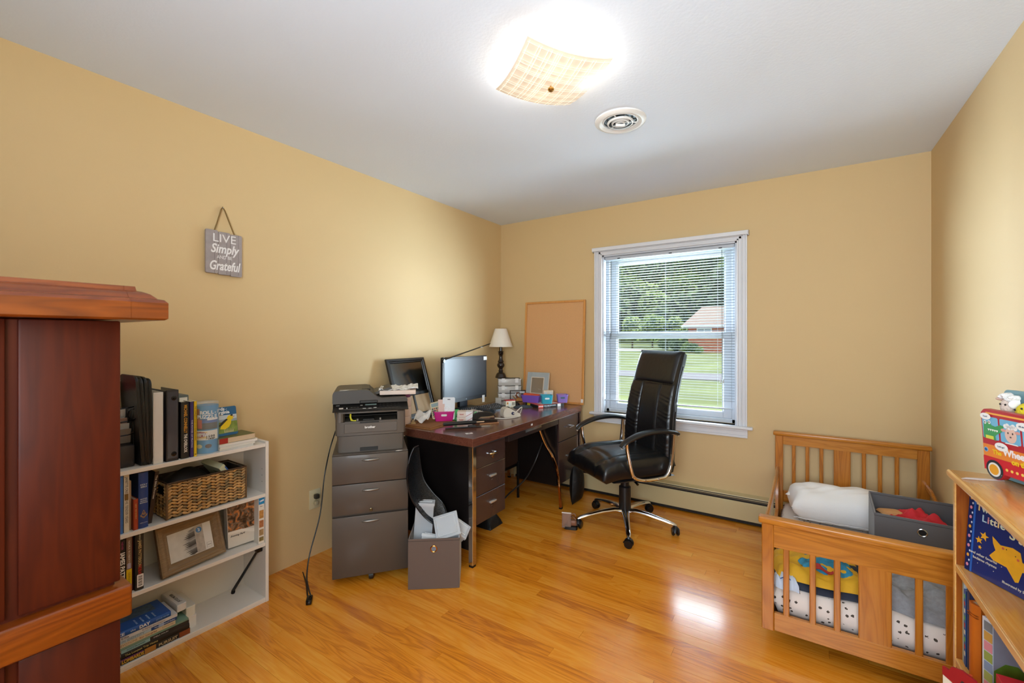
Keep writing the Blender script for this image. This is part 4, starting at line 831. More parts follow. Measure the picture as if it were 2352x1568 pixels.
# photo frame with a mirror upper half
mf = thing('mirror_frame', 'black frame with a mirror above two openings, leaning on the left wall', 'mirror', (.172, -1.475, Z0), rot=(0, R(-17), R(5.8)))
MW, MH = .41, .445
picture_border(mf, MW, MH, [(0, 0), (0, .014), (.005, .018), (.018, .018), (.022, .012), (.030, .012), (.034, .006), (.034, 0)], mat('#141312', .3), name='frame_rail')
MB().box(.0, .012, .03, MW-.03, .165, .19, .003).build('cross_rail', mat('#141312', .3), mf); MB().box(.0, .012, .195, .215, .03, .17, .003).build('centre_rail', mat('#141312', .3), mf)
MB().box(.002, .005, .034, MW-.034, .19, MH-.034).build('mirror_glass', mat('#6d7070', .14, 1.0, bump=.1, bscale=6, bdist=.01), mf, smooth=0)
MB().box(.002, .005, .034, MW-.034, .034, .165).build('tan_backing', mat('#b99b74', .6), mf, smooth=0)
MB().box(.0, .02, .0, MW, 0, .012).build('ledge', mat('#1d2630', .4), mf)
# monitor
mo = thing('monitor', 'black widescreen computer monitor on the desk', 'monitor', (.205, -1.062, 0))
scr = mat('#1a2129', .32, coat=.25, coatr=.3)
MB().box(-.03, .0, 0, .547, .815, 1.175, .006, 2).box(-.055, -.03, .12, .43, .86, 1.12, .01, 2).build('casing', mat('#111315', .4), mo)
MB().box(-.001, .0025, 0, .547, .815, .845, .001).box(-.001, .0025, 0, .547, 1.160, 1.175, .001).box(-.001, .0025, 0, .014, .845, 1.16).box(-.001, .0025, .533, .547, .845, 1.16).build('bezel', mat('#16181b', .35), mo)
MB().box(-.001, .0012, .014, .533, .845, 1.160).build('screen', scr, mo, smooth=0)
MB().box(-.06, -.03, .23, .33, .76, .90, .006, 2).build('stand_neck', mat('#1b222b', .4), mo); MB().box(-.055, .05, .17, .39, Z0, .762, .006, 2).build('stand_base', mat('#1b222b', .35), mo)
decal(ell(.2735, .830, .0055, .0055, 14), mat('#8d949c', .3), mo, fr((.0026, 0, 0), (0, 1, 0), (0, 0, 1)), name='round_emblem')
nt_ = MB().box(.0027, .0032, .485, .520, .775, .835).build('sticky_note', mat('#e9e7e4', .6), mo, smooth=0); MB().box(.003, .0035, .505, .55, 1.135, 1.165).build('white_tab', mat('#e9e7e4', .6), mo, smooth=0).rotation_euler = (0, 0, 0)
# LED bar lamp
la = thing('desk_lamp', 'slim black bar desk lamp folded beside the monitor', 'desk lamp', (.222, -1.085, 0))
MB().box(-.004, .004, -.010, .010, Z0, 1.165, .003, 2).build('post', mat('#0f0f10', .3), la); MB().box(-.05, .05, -.04, .022, Z0, .757, .006, 2).build('lamp_base', BLACKG, la)
MB().cyl((-.012, .006, 1.150), (.012, .006, 1.150), .014, seg=20, bev=.002).build('hinge', BLACKG, la)
MB().tube([(.0, .006, 1.158), (.0, .30, 1.215), (.0, .585, 1.271), (0, .605, 1.276)], [.007, .007, .006, .004], 8, ry=[.006, .0055, .005, .003]).build('lamp_arm', mat('#1c1a16', .3), la)
MB().box(-.0075, .0075, .46, .49, 1.243, 1.252, .002).build('switch', mat('#a9a59c', .3), la)
# table lamp on clear drawers
ds = thing('plastic_drawer_box', 'clear stacked plastic compartment boxes under the table lamp', 'plastic box', (.155, -.262, Z0), 38)
for k in range(3): MB().box(0, .21, 0, .15, .068*k+.002, .068*k+.064, .004, 2).build('compartment_box', mat('#e3ded8', .3, alpha=.72, coat=.3), ds)
for k in range(3):
    for x in (.03, .155): MB().box(x, x+.03, -.004, .0, .068*k+.03, .068*k+.07, .001).build('latch', mat('#f0ece8', .35), ds)
    MB().box(-.003, .213, -.003, .153, .068*k+.058, .068*k+.064, .001).build('lid_edge', mat('#f0ece8', .35, alpha=.85), ds)
tl = thing('table_lamp', 'turned dark wood table lamp with white tapered shade', 'table lamp', (.118, -.170, Z0+.204))
pr_ = [(0, 0), (.052, 0), (.054, .006), (.050, .014), (.046, .028), (.036, .044), (.022, .052), (.020, .058), (.026, .064), (.020, .070), (.017, .082), (.022, .092), (.033, .106), (.036, .118), (.033, .130), (.024, .142), (.030, .150), (.026, .158), (.020, .170), (.016, .200), (.020, .215), (.026, .228), (.020, .236), (.030, .243), (.022, .250), (.015, .252), (.013, .30), (0, .30)]
MB().lathe(pr_, 28).build('turned_base', mat('#1e0f0b', .22, coat=.5), tl)
MB().lathe([(.112, .292), (.056, .462), (.0545, .462), (.1105, .292), (.112, .292)], 36).build('lamp_shade', mat('#efe7da', .7), tl)
MB().cyl((0, 0, .30), (0, 0, .36), .012, seg=14).build('lamp_socket', mat('#a98543', .3, .9), tl)
MB().tube([(-.055, 0, .455), (0, 0, .45), (.055, 0, .455)], .0014, 5).build('shade_spider', CHROME, tl)
# cork board
cb = thing('cork_board', 'tall cork board with oak frame standing on the desk against the wall', 'cork board', (.305, -.070, Z0), rot=(R(-3), 0, 0))
cbm = mat('#dca873', .85, var=.05, vscale=120, bump=.3, bscale=300); CW, CH = .612, .915
MB().box(.01, CW-.01, .001, .006, .01, CH-.01).build('cork_panel', cbm, cb, smooth=0)
fo = wood('oak_frame', '#b87632', '#d49048', '#e0a45c', rough=.45, axis=2, coat=.1)
for q in ((0, .018, 0, CH), (CW-.018, CW, 0, CH), (.018, CW-.018, 0, .018), (.018, CW-.018, CH-.018, CH)): MB().box(q[0], q[1], -.010, .008, q[2], q[3], .002).build('frame_rail', fo, cb)
MB().box(CW-.020, CW-.0, -.0115, -.0105, .02, .05, M=T((0, 0, 0))).build('price_tag', mat('#e6e0da', .6), cb, smooth=0)
# grey picture frame in front of the cork board
gf = thing('framed_picture', 'grey photo frame with cream inner border leaning on the cork board', 'picture frame', (.398, -.172, Z0+.036), rot=(R(-12), 0, R(4)))
gw, gh = .215, .235; F = fr((0, -.0121, 0), (1, 0, 0), (0, 0, 1))
for q in ((0, .048, 0, gh), (gw-.048, gw, 0, gh), (.048, gw-.048, 0, .048), (.048, gw-.048, gh-.048, gh)): MB().box(q[0], q[1], -.012, 0, q[2], q[3], .001).build('frame_rail', mat('#a9b0b2', .4, var=.06, vscale=20), gf)
for q in ((.043, .05, .043, gh-.043), (gw-.05, gw-.043, .043, gh-.043), (.05, gw-.05, .043, .05), (.05, gw-.05, gh-.05, gh-.043)): MB().box(q[0], q[1], -.015, -.011, q[2], q[3], .001).build('inner_border', mat('#e0d0bd', .5), gf)
MB().box(.048, gw-.048, -.008, -.004, .048, gh-.048).build('photo_glass', mat('#8d7a62', .1, coat=.6), gf, smooth=0)
MB().box(gw-.0, gw+.002, -.013, .001, 0, gh).build('cream_edge', mat('#e0d0bd', .5), gf, smooth=0)
text('5 x 7 in', .008, mat('#d6cbb8', .5), gf, fr((.13, -.0085, .085), (1, 0, 0), (0, 0, 1)))
MB().box(.0, gw, -.012, .0, -.036, 0).build('support_block', mat('#a9b0b2', .4), gf)
# keyboard, mouse, pouch
kb = thing('keyboard', 'black computer keyboard with raised keys on the desk', 'keyboard', (.300, -1.00, Z0), rz=-3)
MB().prism([(0, 0), (.150, 0), (.150, .008), (.12, .014), (0, .024)], 0, .46, .002, M=Matrix(((1, 0, 0, 0), (0, 0, 1, 0), (0, 1, 0, 0), (0, 0, 0, 1)))).build('keyboard_case', mat('#15171a', .4), kb)
km = mat('#1c1e22', .35); key = MB().box(-.0085, .0085, -.0085, .0085, 0, .009, .002).build('key', km, kb); kd = key.data; bpy.data.objects.remove(key)
for i in range(5):
    for j in range(20): o = link('key', kd, kb, (.018+i*.0225, .018+j*.0222, .0235-i*.0028), (0, R(5), 0))
kbl = MB()
for i in range(5):
    for j in range(20):
        if random.random() < .85: kbl.box(.018+i*.0225-.003, .018+i*.0225+.003, .018+j*.0222-.003, .018+j*.0222+.002, .0325-i*.0028, .0335-i*.0028)
o = kbl.build('key_legend', mat('#c9ccd0', .5), kb, smooth=0); o['kind'] = 'stuff'
ms2 = thing('computer_mouse', 'black computer mouse behind the white and red box', 'mouse', (.40, -.375, Z0), 20)
MB().pad(lambda u, v, s: Vector(((u-.5)*.105, (v-.5)*.062, (.030*(math.sin(math.pi*u)*math.sin(math.pi*v))**.5 if s > 0 else 0)+.001)), 14, 10).build('mouse_shell', BLACKG, ms2); MB().cyl((.028, -.004, .022), (.028, .004, .022), .008, seg=14).build('scroll_wheel', DARKG, ms2)
po = thing('fabric_pouch', 'slate blue glasses pouch lying on the desk', 'pouch', (.545, -.46, Z0), 50)
MB().pad(lambda u, v, s: Vector(((u-.5)*.16, (v-.5)*.075, (.018*(math.sin(math.pi*u)*math.sin(math.pi*v))**.35 if s > 0 else 0)+.001)), 14, 8).build('pouch_body', mat('#37424d', .8), po)
# red topped carton
def carton(name, label, loc, rz, w, d, h, col, cat='box', group=None, rot=None):
    o = thing(name, label, cat, loc, rz, group=group, rot=rot); MB().box(0, w, 0, d, 0, h, .001).build('carton', mat(col, .55), o); return o
rb = carton('carton', 'small white carton with red top behind the blood pressure monitor', (.445, -.565, Z0), 57, .085, .05, .062, '#e6ddc6')
MB().box(-.0004, .0854, -.0004, .0504, .056, .0625).build('red_top', mat('#b3262a', .5), rb, smooth=0)
for k in range(3): MB().box(.056+k*.009, .060+k*.009, -.0008, 0, .02, .045).build('printed_bottle', mat('#3c2c26', .5), rb, smooth=0)
MB().box(.008, .022, -.0008, 0, .03, .046).build('printed_patch', mat('#c9823c', .5), rb, smooth=0); MB().box(.026, .045, -.0008, 0, .012, .04).build('printed_patch', mat('#dfe2dc', .5), rb, smooth=0)
cy = thing('acrylic_block', 'small clear acrylic block behind the keyboard', 'acrylic block', (.265, -.42, Z0), 40); MB().box(-.025, .025, -.025, .025, .001, .055, .002).build('block', mat('#e6e6e2', .05, alpha=.35, coat=.8), cy)
# wicker bird ornament in a dark shadow box
sb = thing('shadow_box', 'dark brown open box with a woven bird ornament by the cork board', 'ornament box', (.255, -.215, Z0), 42)
MB().box(0, .145, .03, .034, 0, .095).box(0, .004, -.0, .034, 0, .095).box(0, .145, 0, .034, .092, .096).box(.0, .145, 0, .034, 0, .003).build('box_frame', mat('#2c1a12', .5), sb)
wk = mat('#b07a3a', .7, bump=.5, bscale=200)
MB().pad(lambda u, v, s: Vector((.085+(u-.5)*.075, -.012+(v-.5)*.05, (.028 if s > 0 else .004)*(math.sin(math.pi*u)*math.sin(math.pi*v))**.4+.003)), 10, 10).build('woven_body', wk, sb)
MB().tube([(.07, -.01, .03), (.05, -.012, .055), (.058, -.013, .072), (.078, -.014, .078)], [.010, .008, .009, .003], 8).build('woven_neck', mat('#8a4a22', .7), sb)
for k in range(4): MB().tube([(.075+.008*k, -.01, .03), (.088+.008*k, -.014, .055), (.078+.008*k, -.012, .074)], .004, 6, ry=.0015).build('woven_leaf', mat('#9a5a2a', .7), sb)
MB().tube([(.02, -.014, .05), (.05, -.016, .02), (.085, -.018, .006)], .005, 6).build('wood_stick', wk, sb)
MB().box(.09, .135, -.002, 0, .07, .088).build('white_tag', mat('#d9dde0', .6), sb, smooth=0)
# bins near the cork board
def tub(label, loc, rz, w, d, h, col, flare=.85, alpha=None, handle=None, group='small plastic tubs on the desk'):
    o = thing('plastic_tub', label, 'tub', loc, rz, group=group); m = mat(col, .35, coat=.3, **({'alpha': alpha} if alpha else {}))
    t = bmesh.new()
    def ring(w_, d_, z, r_): return [t.verts.new((x, y_, z)) for x, y_ in rrect(-w_/2, w_/2, -d_/2, d_/2, r_, 4)]
    rs = [ring(w*flare, d*flare, 0, .008), ring(w, d, h, .010), ring(w+.006, d+.006, h, .012), ring(w+.006, d+.006, h-.006, .012), ring(w, d, h-.007, .01)]
    inn = [ring(w-.004, d-.004, h, .009), ring(w*flare-.004, d*flare-.004, .003, .007)]
    def br(A, B):
        for k in range(len(A)): t.faces.new((A[k], A[(k+1) % len(A)], B[(k+1) % len(B)], B[k]))
    t.faces.new(rs[0][::-1]); br(rs[0], rs[4]); br(rs[4], rs[3]); br(rs[3], rs[2]); br(rs[2], inn[0]); br(inn[0], inn[1]); t.faces.new(inn[1]); t.verts.ensure_lookup_table(); bmesh.ops.delete(t, geom=rs[1], context='VERTS')
    bmesh.ops.recalc_face_normals(t, faces=t.faces[:]); MB()._add(t).build('tub_body', m, o)
    if handle: MB().prism(rrect(-.019, .019, -.007, .007, .006), 0, .0015, M=fr((0, -d/2*(.93)-.001, h*.62), (1, 0, 0), (0, .12, 1))).build('handle_slot', mat(handle, .4), o)
    return o
bkk = thing('envelope_box', 'flat black and white box of clear laminating sleeves under the tubs', 'box', (.675, -.437, Z0), rz=-0.5, rot=(0, 0, R(62)))
MB().box(0, .262, 0, .20, 0, .026, .001).build('carton', mat('#e9e4e0', .5), bkk)
MB().box(-.0006, .2626, -.0006, .2006, 0, .0255).build('black_sides', mat('#1b1a1b', .45), bkk, smooth=0)
MB().box(.006, .053, -.0014, 0, .001, .025).build('red_logo_block', mat('#d4482e', .5), bkk, smooth=0); text('STAPLES', .011, ptm, bkk, fr((.0295, -.0016, .013), (1, 0, 0), (0, 0, 1)), bold=.0005, width=.042)
text('medium weight sheet protectors', .0095, ptm, bkk, fr((.118, -.001, .016), (1, 0, 0), (0, 0, 1)), bold=.0003, width=.12); text('non-glare, 50 sheets', .005, ptm, bkk, fr((.095, -.001, .007), (1, 0, 0), (0, 0, 1)), width=.06)
MB().box(.195, .228, -.0014, 0, .001, .025).build('white_label', mat('#e9e6e4', .5), bkk, smooth=0)
MB().box(.0, .262, 0, .2, .0256, .0264).build('red_top_print', mat('#c9503a', .5), bkk, smooth=0); MB().box(.05, .22, .03, .17, .0262, .0268).build('white_top_print', mat('#e3d8d4', .5), bkk, smooth=0)
yw = MB().box(-.0014, 0, .12, .17, .001, .025).build('yellow_patch', mat('#d9c12a', .5), bkk, smooth=0)
Zb = Z0+.0275
tb = tub('long purple plastic tub with orange papers in it', (.545, -.318, Zb), 12, .165, .085, .062, '#7a55b8')
MB().box(-.07, .06, -.03, .03, .04, .070, .003, M=Matrix.Rotation(R(4), 4, 'Y')).build('orange_papers', mat('#d9532a', .6), tb)
t2 = tub('turquoise plastic tub in front of the cork board', (.690, -.318, Zb), 40, .095, .075, .072, '#2fa6bd', handle='#e6f0f2')
t3 = tub('small lilac plastic tub at the right end of the desk', (.770, -.185, Zb), 36, .092, .075, .068, '#9a7fd0', alpha=.85, handle='#2f5a66')
MB().box(-.03, .02, -.02, .02, .03, .064, .003).build('orange_contents', mat('#d9764a', .6), t3)
wc = carton('carton', 'small cream carton standing behind the turquoise tub', (.615, -.235, Zb), 35, .085, .04, .095, '#dccbb2')
for x in (.02, .065): MB().cyl((x, -.001, .07), (x, .001, .07), .011, seg=16).build('round_print', mat('#cfd3d6', .4), wc)
# blood pressure monitor
bp = thing('blood_pressure_monitor', 'white blood pressure monitor with grey display and air tube', 'blood pressure monitor', (.690, -.865, Z0), 55)
MB().prism([(-.065, 0), (.062, 0), (.068, .008), (.060, .022), (-.030, .072), (-.058, .066), (-.070, .03)], -.045, .045, .006, M=Matrix(((1, 0, 0, 0), (0, 0, 1, 0), (0, 1, 0, 0), (0, 0, 0, 1)))).build('shell', mat('#d9cfc0', .35), bp)
Fd = fr((.012, 0, .0505), (.874, 0, -.486), (0, 1, 0)); 
decal(rrect(-.042, .012, -.026, .026, .004), mat('#5f6468', .25), bp, Fd, name='display'); decal(rrect(.022, .045, -.02, .02, .004), mat('#e9e9ea', .4), bp, Fd, name='white_button'); text('START', .006, mat('#4a5a80', .4), bp, Fd @ T((.034, 0, .0008)) )
MB().cyl((.0, -.056, .030), (.0, -.044, .030), .011, seg=18, bev=.002).build('blue_tube_plug', mat('#23284f', .4), bp)
MB().tube(smooth_path([(0, -.054, .030), (.012, -.064, .036), (.045, -.060, .062), (.078, -.030, .068), (.088, .0, .045), (.080, .012, .015), (.05, .0, .006+.0), (.03, -.06, .005), (-.08, -.085, .005), (-.14, -.05, .005)], 6), .0038, 8).build('air_tube', mat('#cfc8bc', .4), bp)
cuf = thing('pressure_cuff', 'dark blue-grey arm cuff folded behind the blood pressure monitor', 'arm cuff', (.475, -.93, Z0), 35)
MB().tube([(-.07, .0, .016), (-.02, .0, .05), (.03, .0, .038), (.08, 0, .020)], [.030]*4, 8, ry=.010, up=(0, 0, 1)).tube([(.075, -.02, .024), (.085, .03, .026)], .022, 12).build('cuff_roll', mat('#23282f', .7), cuf)
MB().tube([(-.08, -.03, .045), (-.01, -.032, .03), (.06, -.034, .012)], .003, 6, ry=.008).build('cuff_strap', mat('#b9a99a', .6), cuf)
# stapler
sp_ = thing('stapler', 'black desk stapler lying on the desk', 'stapler', (.640, -1.130, Z0), 52)
XZ = Matrix(((1, 0, 0, 0), (0, 0, 1, 0), (0, 1, 0, 0), (0, 0, 0, 1)))
MB().prism([(-.075, .0), (.098, .0), (.100, .008), (-.02, .016), (-.075, .02)], -.018, .018, .003, M=XZ).build('stapler_base', mat('#101011', .3), sp_)
MB().prism([(-.078, .018), (-.078, .045), (-.066, .058), (-.03, .066), (.03, .066), (.066, .058), (.078, .046), (.072, .040), (-.03, .034), (-.04, .018)], -.017, .017, .005, M=XZ).build('stapler_arm', mat('#1c1b1a', .35), sp_)
MB().box(-.03, .076, -.010, .010, .026, .036, .001).build('staple_track', CHROME, sp_); MB().tube([(.068, -.012, .06), (.076, -.012, .05), (.078, -.012, .036)], .0016, 5).build('chrome_edge', CHROME, sp_)
# pink tub with calculator and cards
tk = tub('magenta plastic tub holding a calculator and cards', (.430, -1.300, Z0+.014), 42, .135, .085, .066, '#c4157c', handle='#c9c4bc')
ca = thing('calculator', 'cream calculator standing in the magenta tub', 'calculator', (.405, -1.337, Z0+.030), rot=(R(-18), R(-14), R(35)))
MB().prism(rrect(-.034, .034, 0, .115, .010), -.008, .004, .001, M=fr((0, 0, 0), (1, 0, 0), (0, 0, 1))).build('calculator_case', mat('#c9b994', .45), ca)
Fc = fr((0, -.0046, 0), (1, 0, 0), (0, 0, 1)); decal(rect(-.026, .026, .082, .106), mat('#8fa0a0', .2), ca, Fc, name='display')
for i in range(4):
    for j in range(5): decal(rect(-.026+i*.0138, -.016+i*.0138, .010+j*.0135, .019+j*.0135), mat('#2b2622' if (i+j) % 5 else '#b3472a', .4), ca, Fc, name='button', t=.002)
cs = thing('card_packet', 'white hang-tab packet standing in the magenta tub', 'packet', (.465, -1.295, Z0+.022), rot=(R(-6), R(2), R(48)))
MB().prism(rrect(-.042, .042, 0, .150, .008), -.002, .002, .0, M=fr((0, 0, 0), (1, 0, 0), (0, 0, 1))).build('packet_card', mat('#dfe3e8', .4), cs)
decal(rrect(-.010, .010, .133, .138, .002), BLACK, cs, fr((0, -.0022, 0), (1, 0, 0), (0, 0, 1)), name='hang_slot'); decal(rect(-.040, -.031, .02, .085), mat('#c9505a', .5), cs, fr((0, -.0024, 0), (1, 0, 0), (0, 0, 1)), name='red_stripe')
MB().pad(lambda u, v, s: Vector((.003+(u-.5)*.070, -.003-s*.010*(math.sin(math.pi*u)*math.sin(math.pi*v))**.4, .05+(v-.5)*.075)), 12, 12).build('cotton_balls', mat('#eeeef0', .7, bump=1, bscale=90, bdist=.01), cs)
c2 = thing('card', 'pale pink card standing behind the calculator in the tub', 'card', (.440, -1.335, Z0+.025), rot=(R(-10), 0, R(48))); MB().box(-.022, .022, -.001, .001, 0, .135).build('card_sheet', mat('#d9b9ae', .6), c2)
# medicine boxes
for k, (lab, z) in enumerate((('lower white and red medicine box by the magenta tub', Z0+.0), ('upper white and red medicine box by the magenta tub', Z0+.037))):
    o = carton('medicine_box', lab, (.512, -1.262+.004*k, z), 40-4*k, .105, .075, .036, '#e2cdbf', cat='medicine box', group='stacked medicine boxes')
    MB().box(.06, .1054, -.0006, .0756, .0004, .0364).build('white_end', mat('#e9e4e4', .5), o, smooth=0); bar((.06, .004), (.105, .030), .003, mat('#b03a48', .5), o, fr((0, -.0012, 0), (1, 0, 0), (0, 0, 1)), nm='red_stripe')
    text('Relief', .012, mat('#b5382c', .5), o, fr((.030, -.001, .018), (1, 0, 0), (0, 0, 1)), bold=.0003)
# clear tray with odds and ends
tr_ = thing('clear_tray', 'clear tray of small coloured odds and ends by the keyboard', 'tray', (.500, -1.100, Z0), 50)
MB().box(-.07, .07, -.045, -.043, 0, .045).box(-.07, .07, .043, .045, 0, .045).box(-.07, -.068, -.045, .045, 0, .045).box(.068, .07, -.045, .045, 0, .045).box(-.07, .07, -.045, .045, 0, .002).build('tray_body', mat('#e0e8ea', .06, alpha=.3, coat=.8), tr_)
rr = random.Random(11)
for k in range(16):
    cc = ('#3aa866', '#7fd08f', '#d9d24a', '#c43a30', '#d9dde0', '#b9c4cc', '#2c8a50', '#e6e6e6')[k % 8]; a = rr.uniform(0, 6.28); x, yy = rr.uniform(-.05, .05), rr.uniform(-.03, .03)
    MB().box(-.016, .016, -.006, .006, 0, .008, .002, M=T((x, yy, .004+.035*rr.random())) @ Matrix.Rotation(a, 4, 'Z') @ Matrix.Rotation(rr.uniform(-1, 1), 4, 'Y')).build('trinket', mat(cc, .4), tr_)
gs = thing('green_gift_tag', 'green and yellow striped packet behind the magenta tub', 'packet', (.435, -1.215, Z0), rot=(R(-15), 0, R(48)))
MB().box(-.035, .045, -.003, .003, 0, .075, .001).build('packet_sheet', mat('#4fc46a', .5), gs)
for k in range(3): bar((-.02+.022*k, .02), (-.008+.022*k, .05), .006, mat('#d9cf2a' if k % 2 else '#2b2b20', .5), gs, fr((0, -.0034, 0), (1, 0, 0), (0, 0, 1)), nm='stripe')
rbn = thing('red_bottle', 'small red plastic bottle in front of the clear tray', 'bottle', (.560, -1.165, Z0)); MB().lathe([(0, 0), (.013, 0), (.013, .045), (.008, .055), (.008, .065), (0, .065)], 16).build('bottle_body', mat('#b3332c', .4), rbn)
# wooden tray / cardboard folder under the clutter
fo_ = thing('cardboard_folder', 'flat brown cardboard folder near the left edge of the desk', 'folder', (.285, -1.545, Z0), 4); MB().box(0, .24, 0, .27, 0, .004).build('folder_base', mat('#a9713c', .8), fo_); MB().box(.004, .236, .004, .262, .004, .012, .002).build('folder_papers', mat('#8a5a30', .8), fo_)
# black electric trimmer pair, pens, scissors
for nm, lab, ct, a, b, rr_, cc in (('hair_brush', 'black handled brush lying across the folder edge', 'brush', (.560, -1.45), (.690, -1.275), (.011, .012, .013, .011), '#161719'), ('black_pen', 'long black pen beside the brush at the desk edge', 'pen', (.590, -1.465), (.745, -1.290), (.004, .005, .005, .0035), '#1b1b1c')):
    o = thing(nm, lab, ct, (a[0], a[1], Z0+(.014 if ct == 'brush' else .0))); d = Vector((b[0]-a[0], b[1]-a[1], 0))
    MB().tube([Vector((0, 0, rr_[0]))+d*t for t in (0, .2, .7, 1)], list(rr_), 10).build('handle', mat(cc, .35), o)
    MB().tube([Vector((0, 0, rr_[0]))+d*t for t in (.98, 1.25)], [rr_[3]*.8, rr_[3]*.5], 8, ry=.004).build('tip', mat('#c9a98a' if ct == 'brush' else '#8d8478', .4), o)
sc_ = thing('scissors', 'black handled scissors lying near the stapler', 'scissors', (.700, -1.300, Z0), 52)
for s_ in (1, -1): MB().tube([(.022*math.cos(a*.52)-.02, s_*.014+.011*math.sin(a*.52), .005) for a in range(12)], .004, 6, closed=True).build('finger_loop', mat('#23282b', .4), sc_); MB().prism([(.0, s_*.004), (.115, s_*.014), (.0, s_*.012)][::s_], .003, .0045).build('blade', CHROME, sc_, smooth=0)
wp = thing('wooden_pen', 'brown pencil lying behind the scissors', 'pencil', (.690, -1.235, Z0), 56); MB().cyl((0, 0, .004), (.135, 0, .004), .0038, seg=6).build('pencil_body', mat('#a9754a', .5), wp)
stk = thing('label_sticker', 'small white label stuck near the desk corner', 'sticker', (.795, -1.478, Z0), 60); MB().box(-.022, .022, -.012, .012, 0, .0008).build('label', mat('#e3dcd8', .5), stk); MB().box(-.008, .008, -.006, .006, .0008, .0011).build('printed_code', mat('#6a6060', .5), stk, smooth=0)
# crumpled paper and wire on the left
cp_ = thing('crumpled_paper', 'crumpled white paper scraps left of the magenta tub', 'paper', (.345, -1.42, Z0+.012), 30)
rr = random.Random(9); MB().grid(lambda u, v: Vector(((u-.5)*.10, (v-.5)*.09, .05*v+.012*math.sin(9*u)*math.cos(7*v)+.01+.02*abs(u-.5))), 7, 7, .001).build('paper_sheet', mat('#dbd6d2', .6), cp_, smooth=0)
bc = thing('binder_clip', 'tan wire binder clips in front of the mirror frame', 'clip', (.330, -1.49, Z0+.012), 40)
MB().prism([(-.018, 0), (.018, 0), (.006, .022), (-.006, .022)], -.02, .02, M=XZ).build('clip_body', mat('#a98a5a', .45), bc)
for s_ in (1, -1): MB().tube([(s_*.006, -.012, .02), (s_*.02, -.008, .045), (s_*.02, .008, .045), (s_*.006, .012, .02)], .0014, 5).build('clip_wire', mat('#cfc4ac', .3, .8), bc)
# adding machine rolls stacked at the desk end
for k, (lab) in enumerate(('bottom roll of the stacked pinkish paper rolls beside the printer', 'middle roll of the stacked pinkish paper rolls beside the printer', 'top roll of the stacked pinkish paper rolls beside the printer')):
    o = thing('paper_roll', lab, 'paper roll', (.262, -1.517, Z0+k*.0625), group='paper rolls stacked on the desk corner'); MB().lathe([(.010, 0), (.052, 0), (.053, .002), (.053, .059), (.052, .061), (.010, .061), (.010, 0)], 32).build('roll', mat('#e2c7b8', .75), o); MB().cyl((0, 0, .001), (0, 0, .060), .0098, seg=12).build('core', mat('#8a6a50', .8), o)
pu = thing('purple_tape', 'purple roll on top of the stacked paper rolls', 'roll', (.262, -1.517, Z0+.1877)); MB().lathe([(.02, 0), (.047, 0), (.047, .016), (.02, .016), (.02, 0)], 28).build('roll', mat('#6a2350', .5), pu)
# ================================================================ OFFICE CHAIR (local: seat faces -y)
leather = mat('#101114', .34, coat=.12, bump=.25, bscale=45, bdist=.004); leather2 = mat('#141518', .38, bump=.9, bscale=30, bdist=.006)
chm = mat('#e2e2e4', .07, 1.0)
ch = thing('office_chair', 'black leather high-back executive chair on a chrome five-star base', 'chair', (1.44, -.53, 0), -37)
ab = R(-67+37)
for k in range(5):
    a = ab+k*2*math.pi/5; ca_, sa_ = math.cos(a), math.sin(a); P_ = lambda r_, z_: (r_*ca_, r_*sa_, z_)
    lg = MB().tube([P_(.02, .105), P_(.08, .112), P_(.17, .104), P_(.26, .088), P_(.325, .074), P_(.345, .066)], [.026, .024, .020, .017, .0155, .010], 12, ry=[.020, .020, .017, .0135, .011, .008]).build('base_leg', chm, ch)
    cas = MB(); ta = a+R(70+40*k)
    tx, ty = math.cos(ta), math.sin(ta); cx_, cy_ = .338*ca_, .338*sa_
    for s_ in (1, -1): cas.cyl((cx_+s_*.006*-ty, cy_+s_*.006*tx, .0275), (cx_+s_*.024*-ty, cy_+s_*.024*tx, .0275), .027, seg=20, bev=.005)
    cas.tube([(cx_-.028*tx*math.cos(q*.4), cy_-.028*ty*math.cos(q*.4), .0275+.032*math.sin(q*.4)) for q in range(8)], .014, 8, ry=.004)
    cas.cyl((cx_, cy_, .03), (cx_, cy_, .072), .006, seg=10); cas.build('caster', mat('#121213', .3), lg)
MB().lathe([(0, .085), (.032, .085), (.038, .10), (.038, .115), (.041, .125), (.041, .275), (.030, .285), (.030, .312), (0, .312)], 28).build('column_sleeve', mat('#17181a', .4), ch)
MB().cyl((0, 0, .31), (0, 0, .372), .014, seg=18).build('gas_lift', chm, ch)
MB().box(-.10, .10, -.14, .12, .365, .392, .008, 2).build('tilt_mechanism', mat('#141415', .4), ch)
MB().cyl((-.05, -.16, .378), (-.05, -.125, .378), .016, seg=18, bev=.003).build('tension_knob', CHROME, ch)
MB().tube([(.06, -.0, .378), (.16, -.04, .370), (.22, -.05, .362)], [.007, .005, .008], 8).build('tilt_lever', BLACKG, ch)
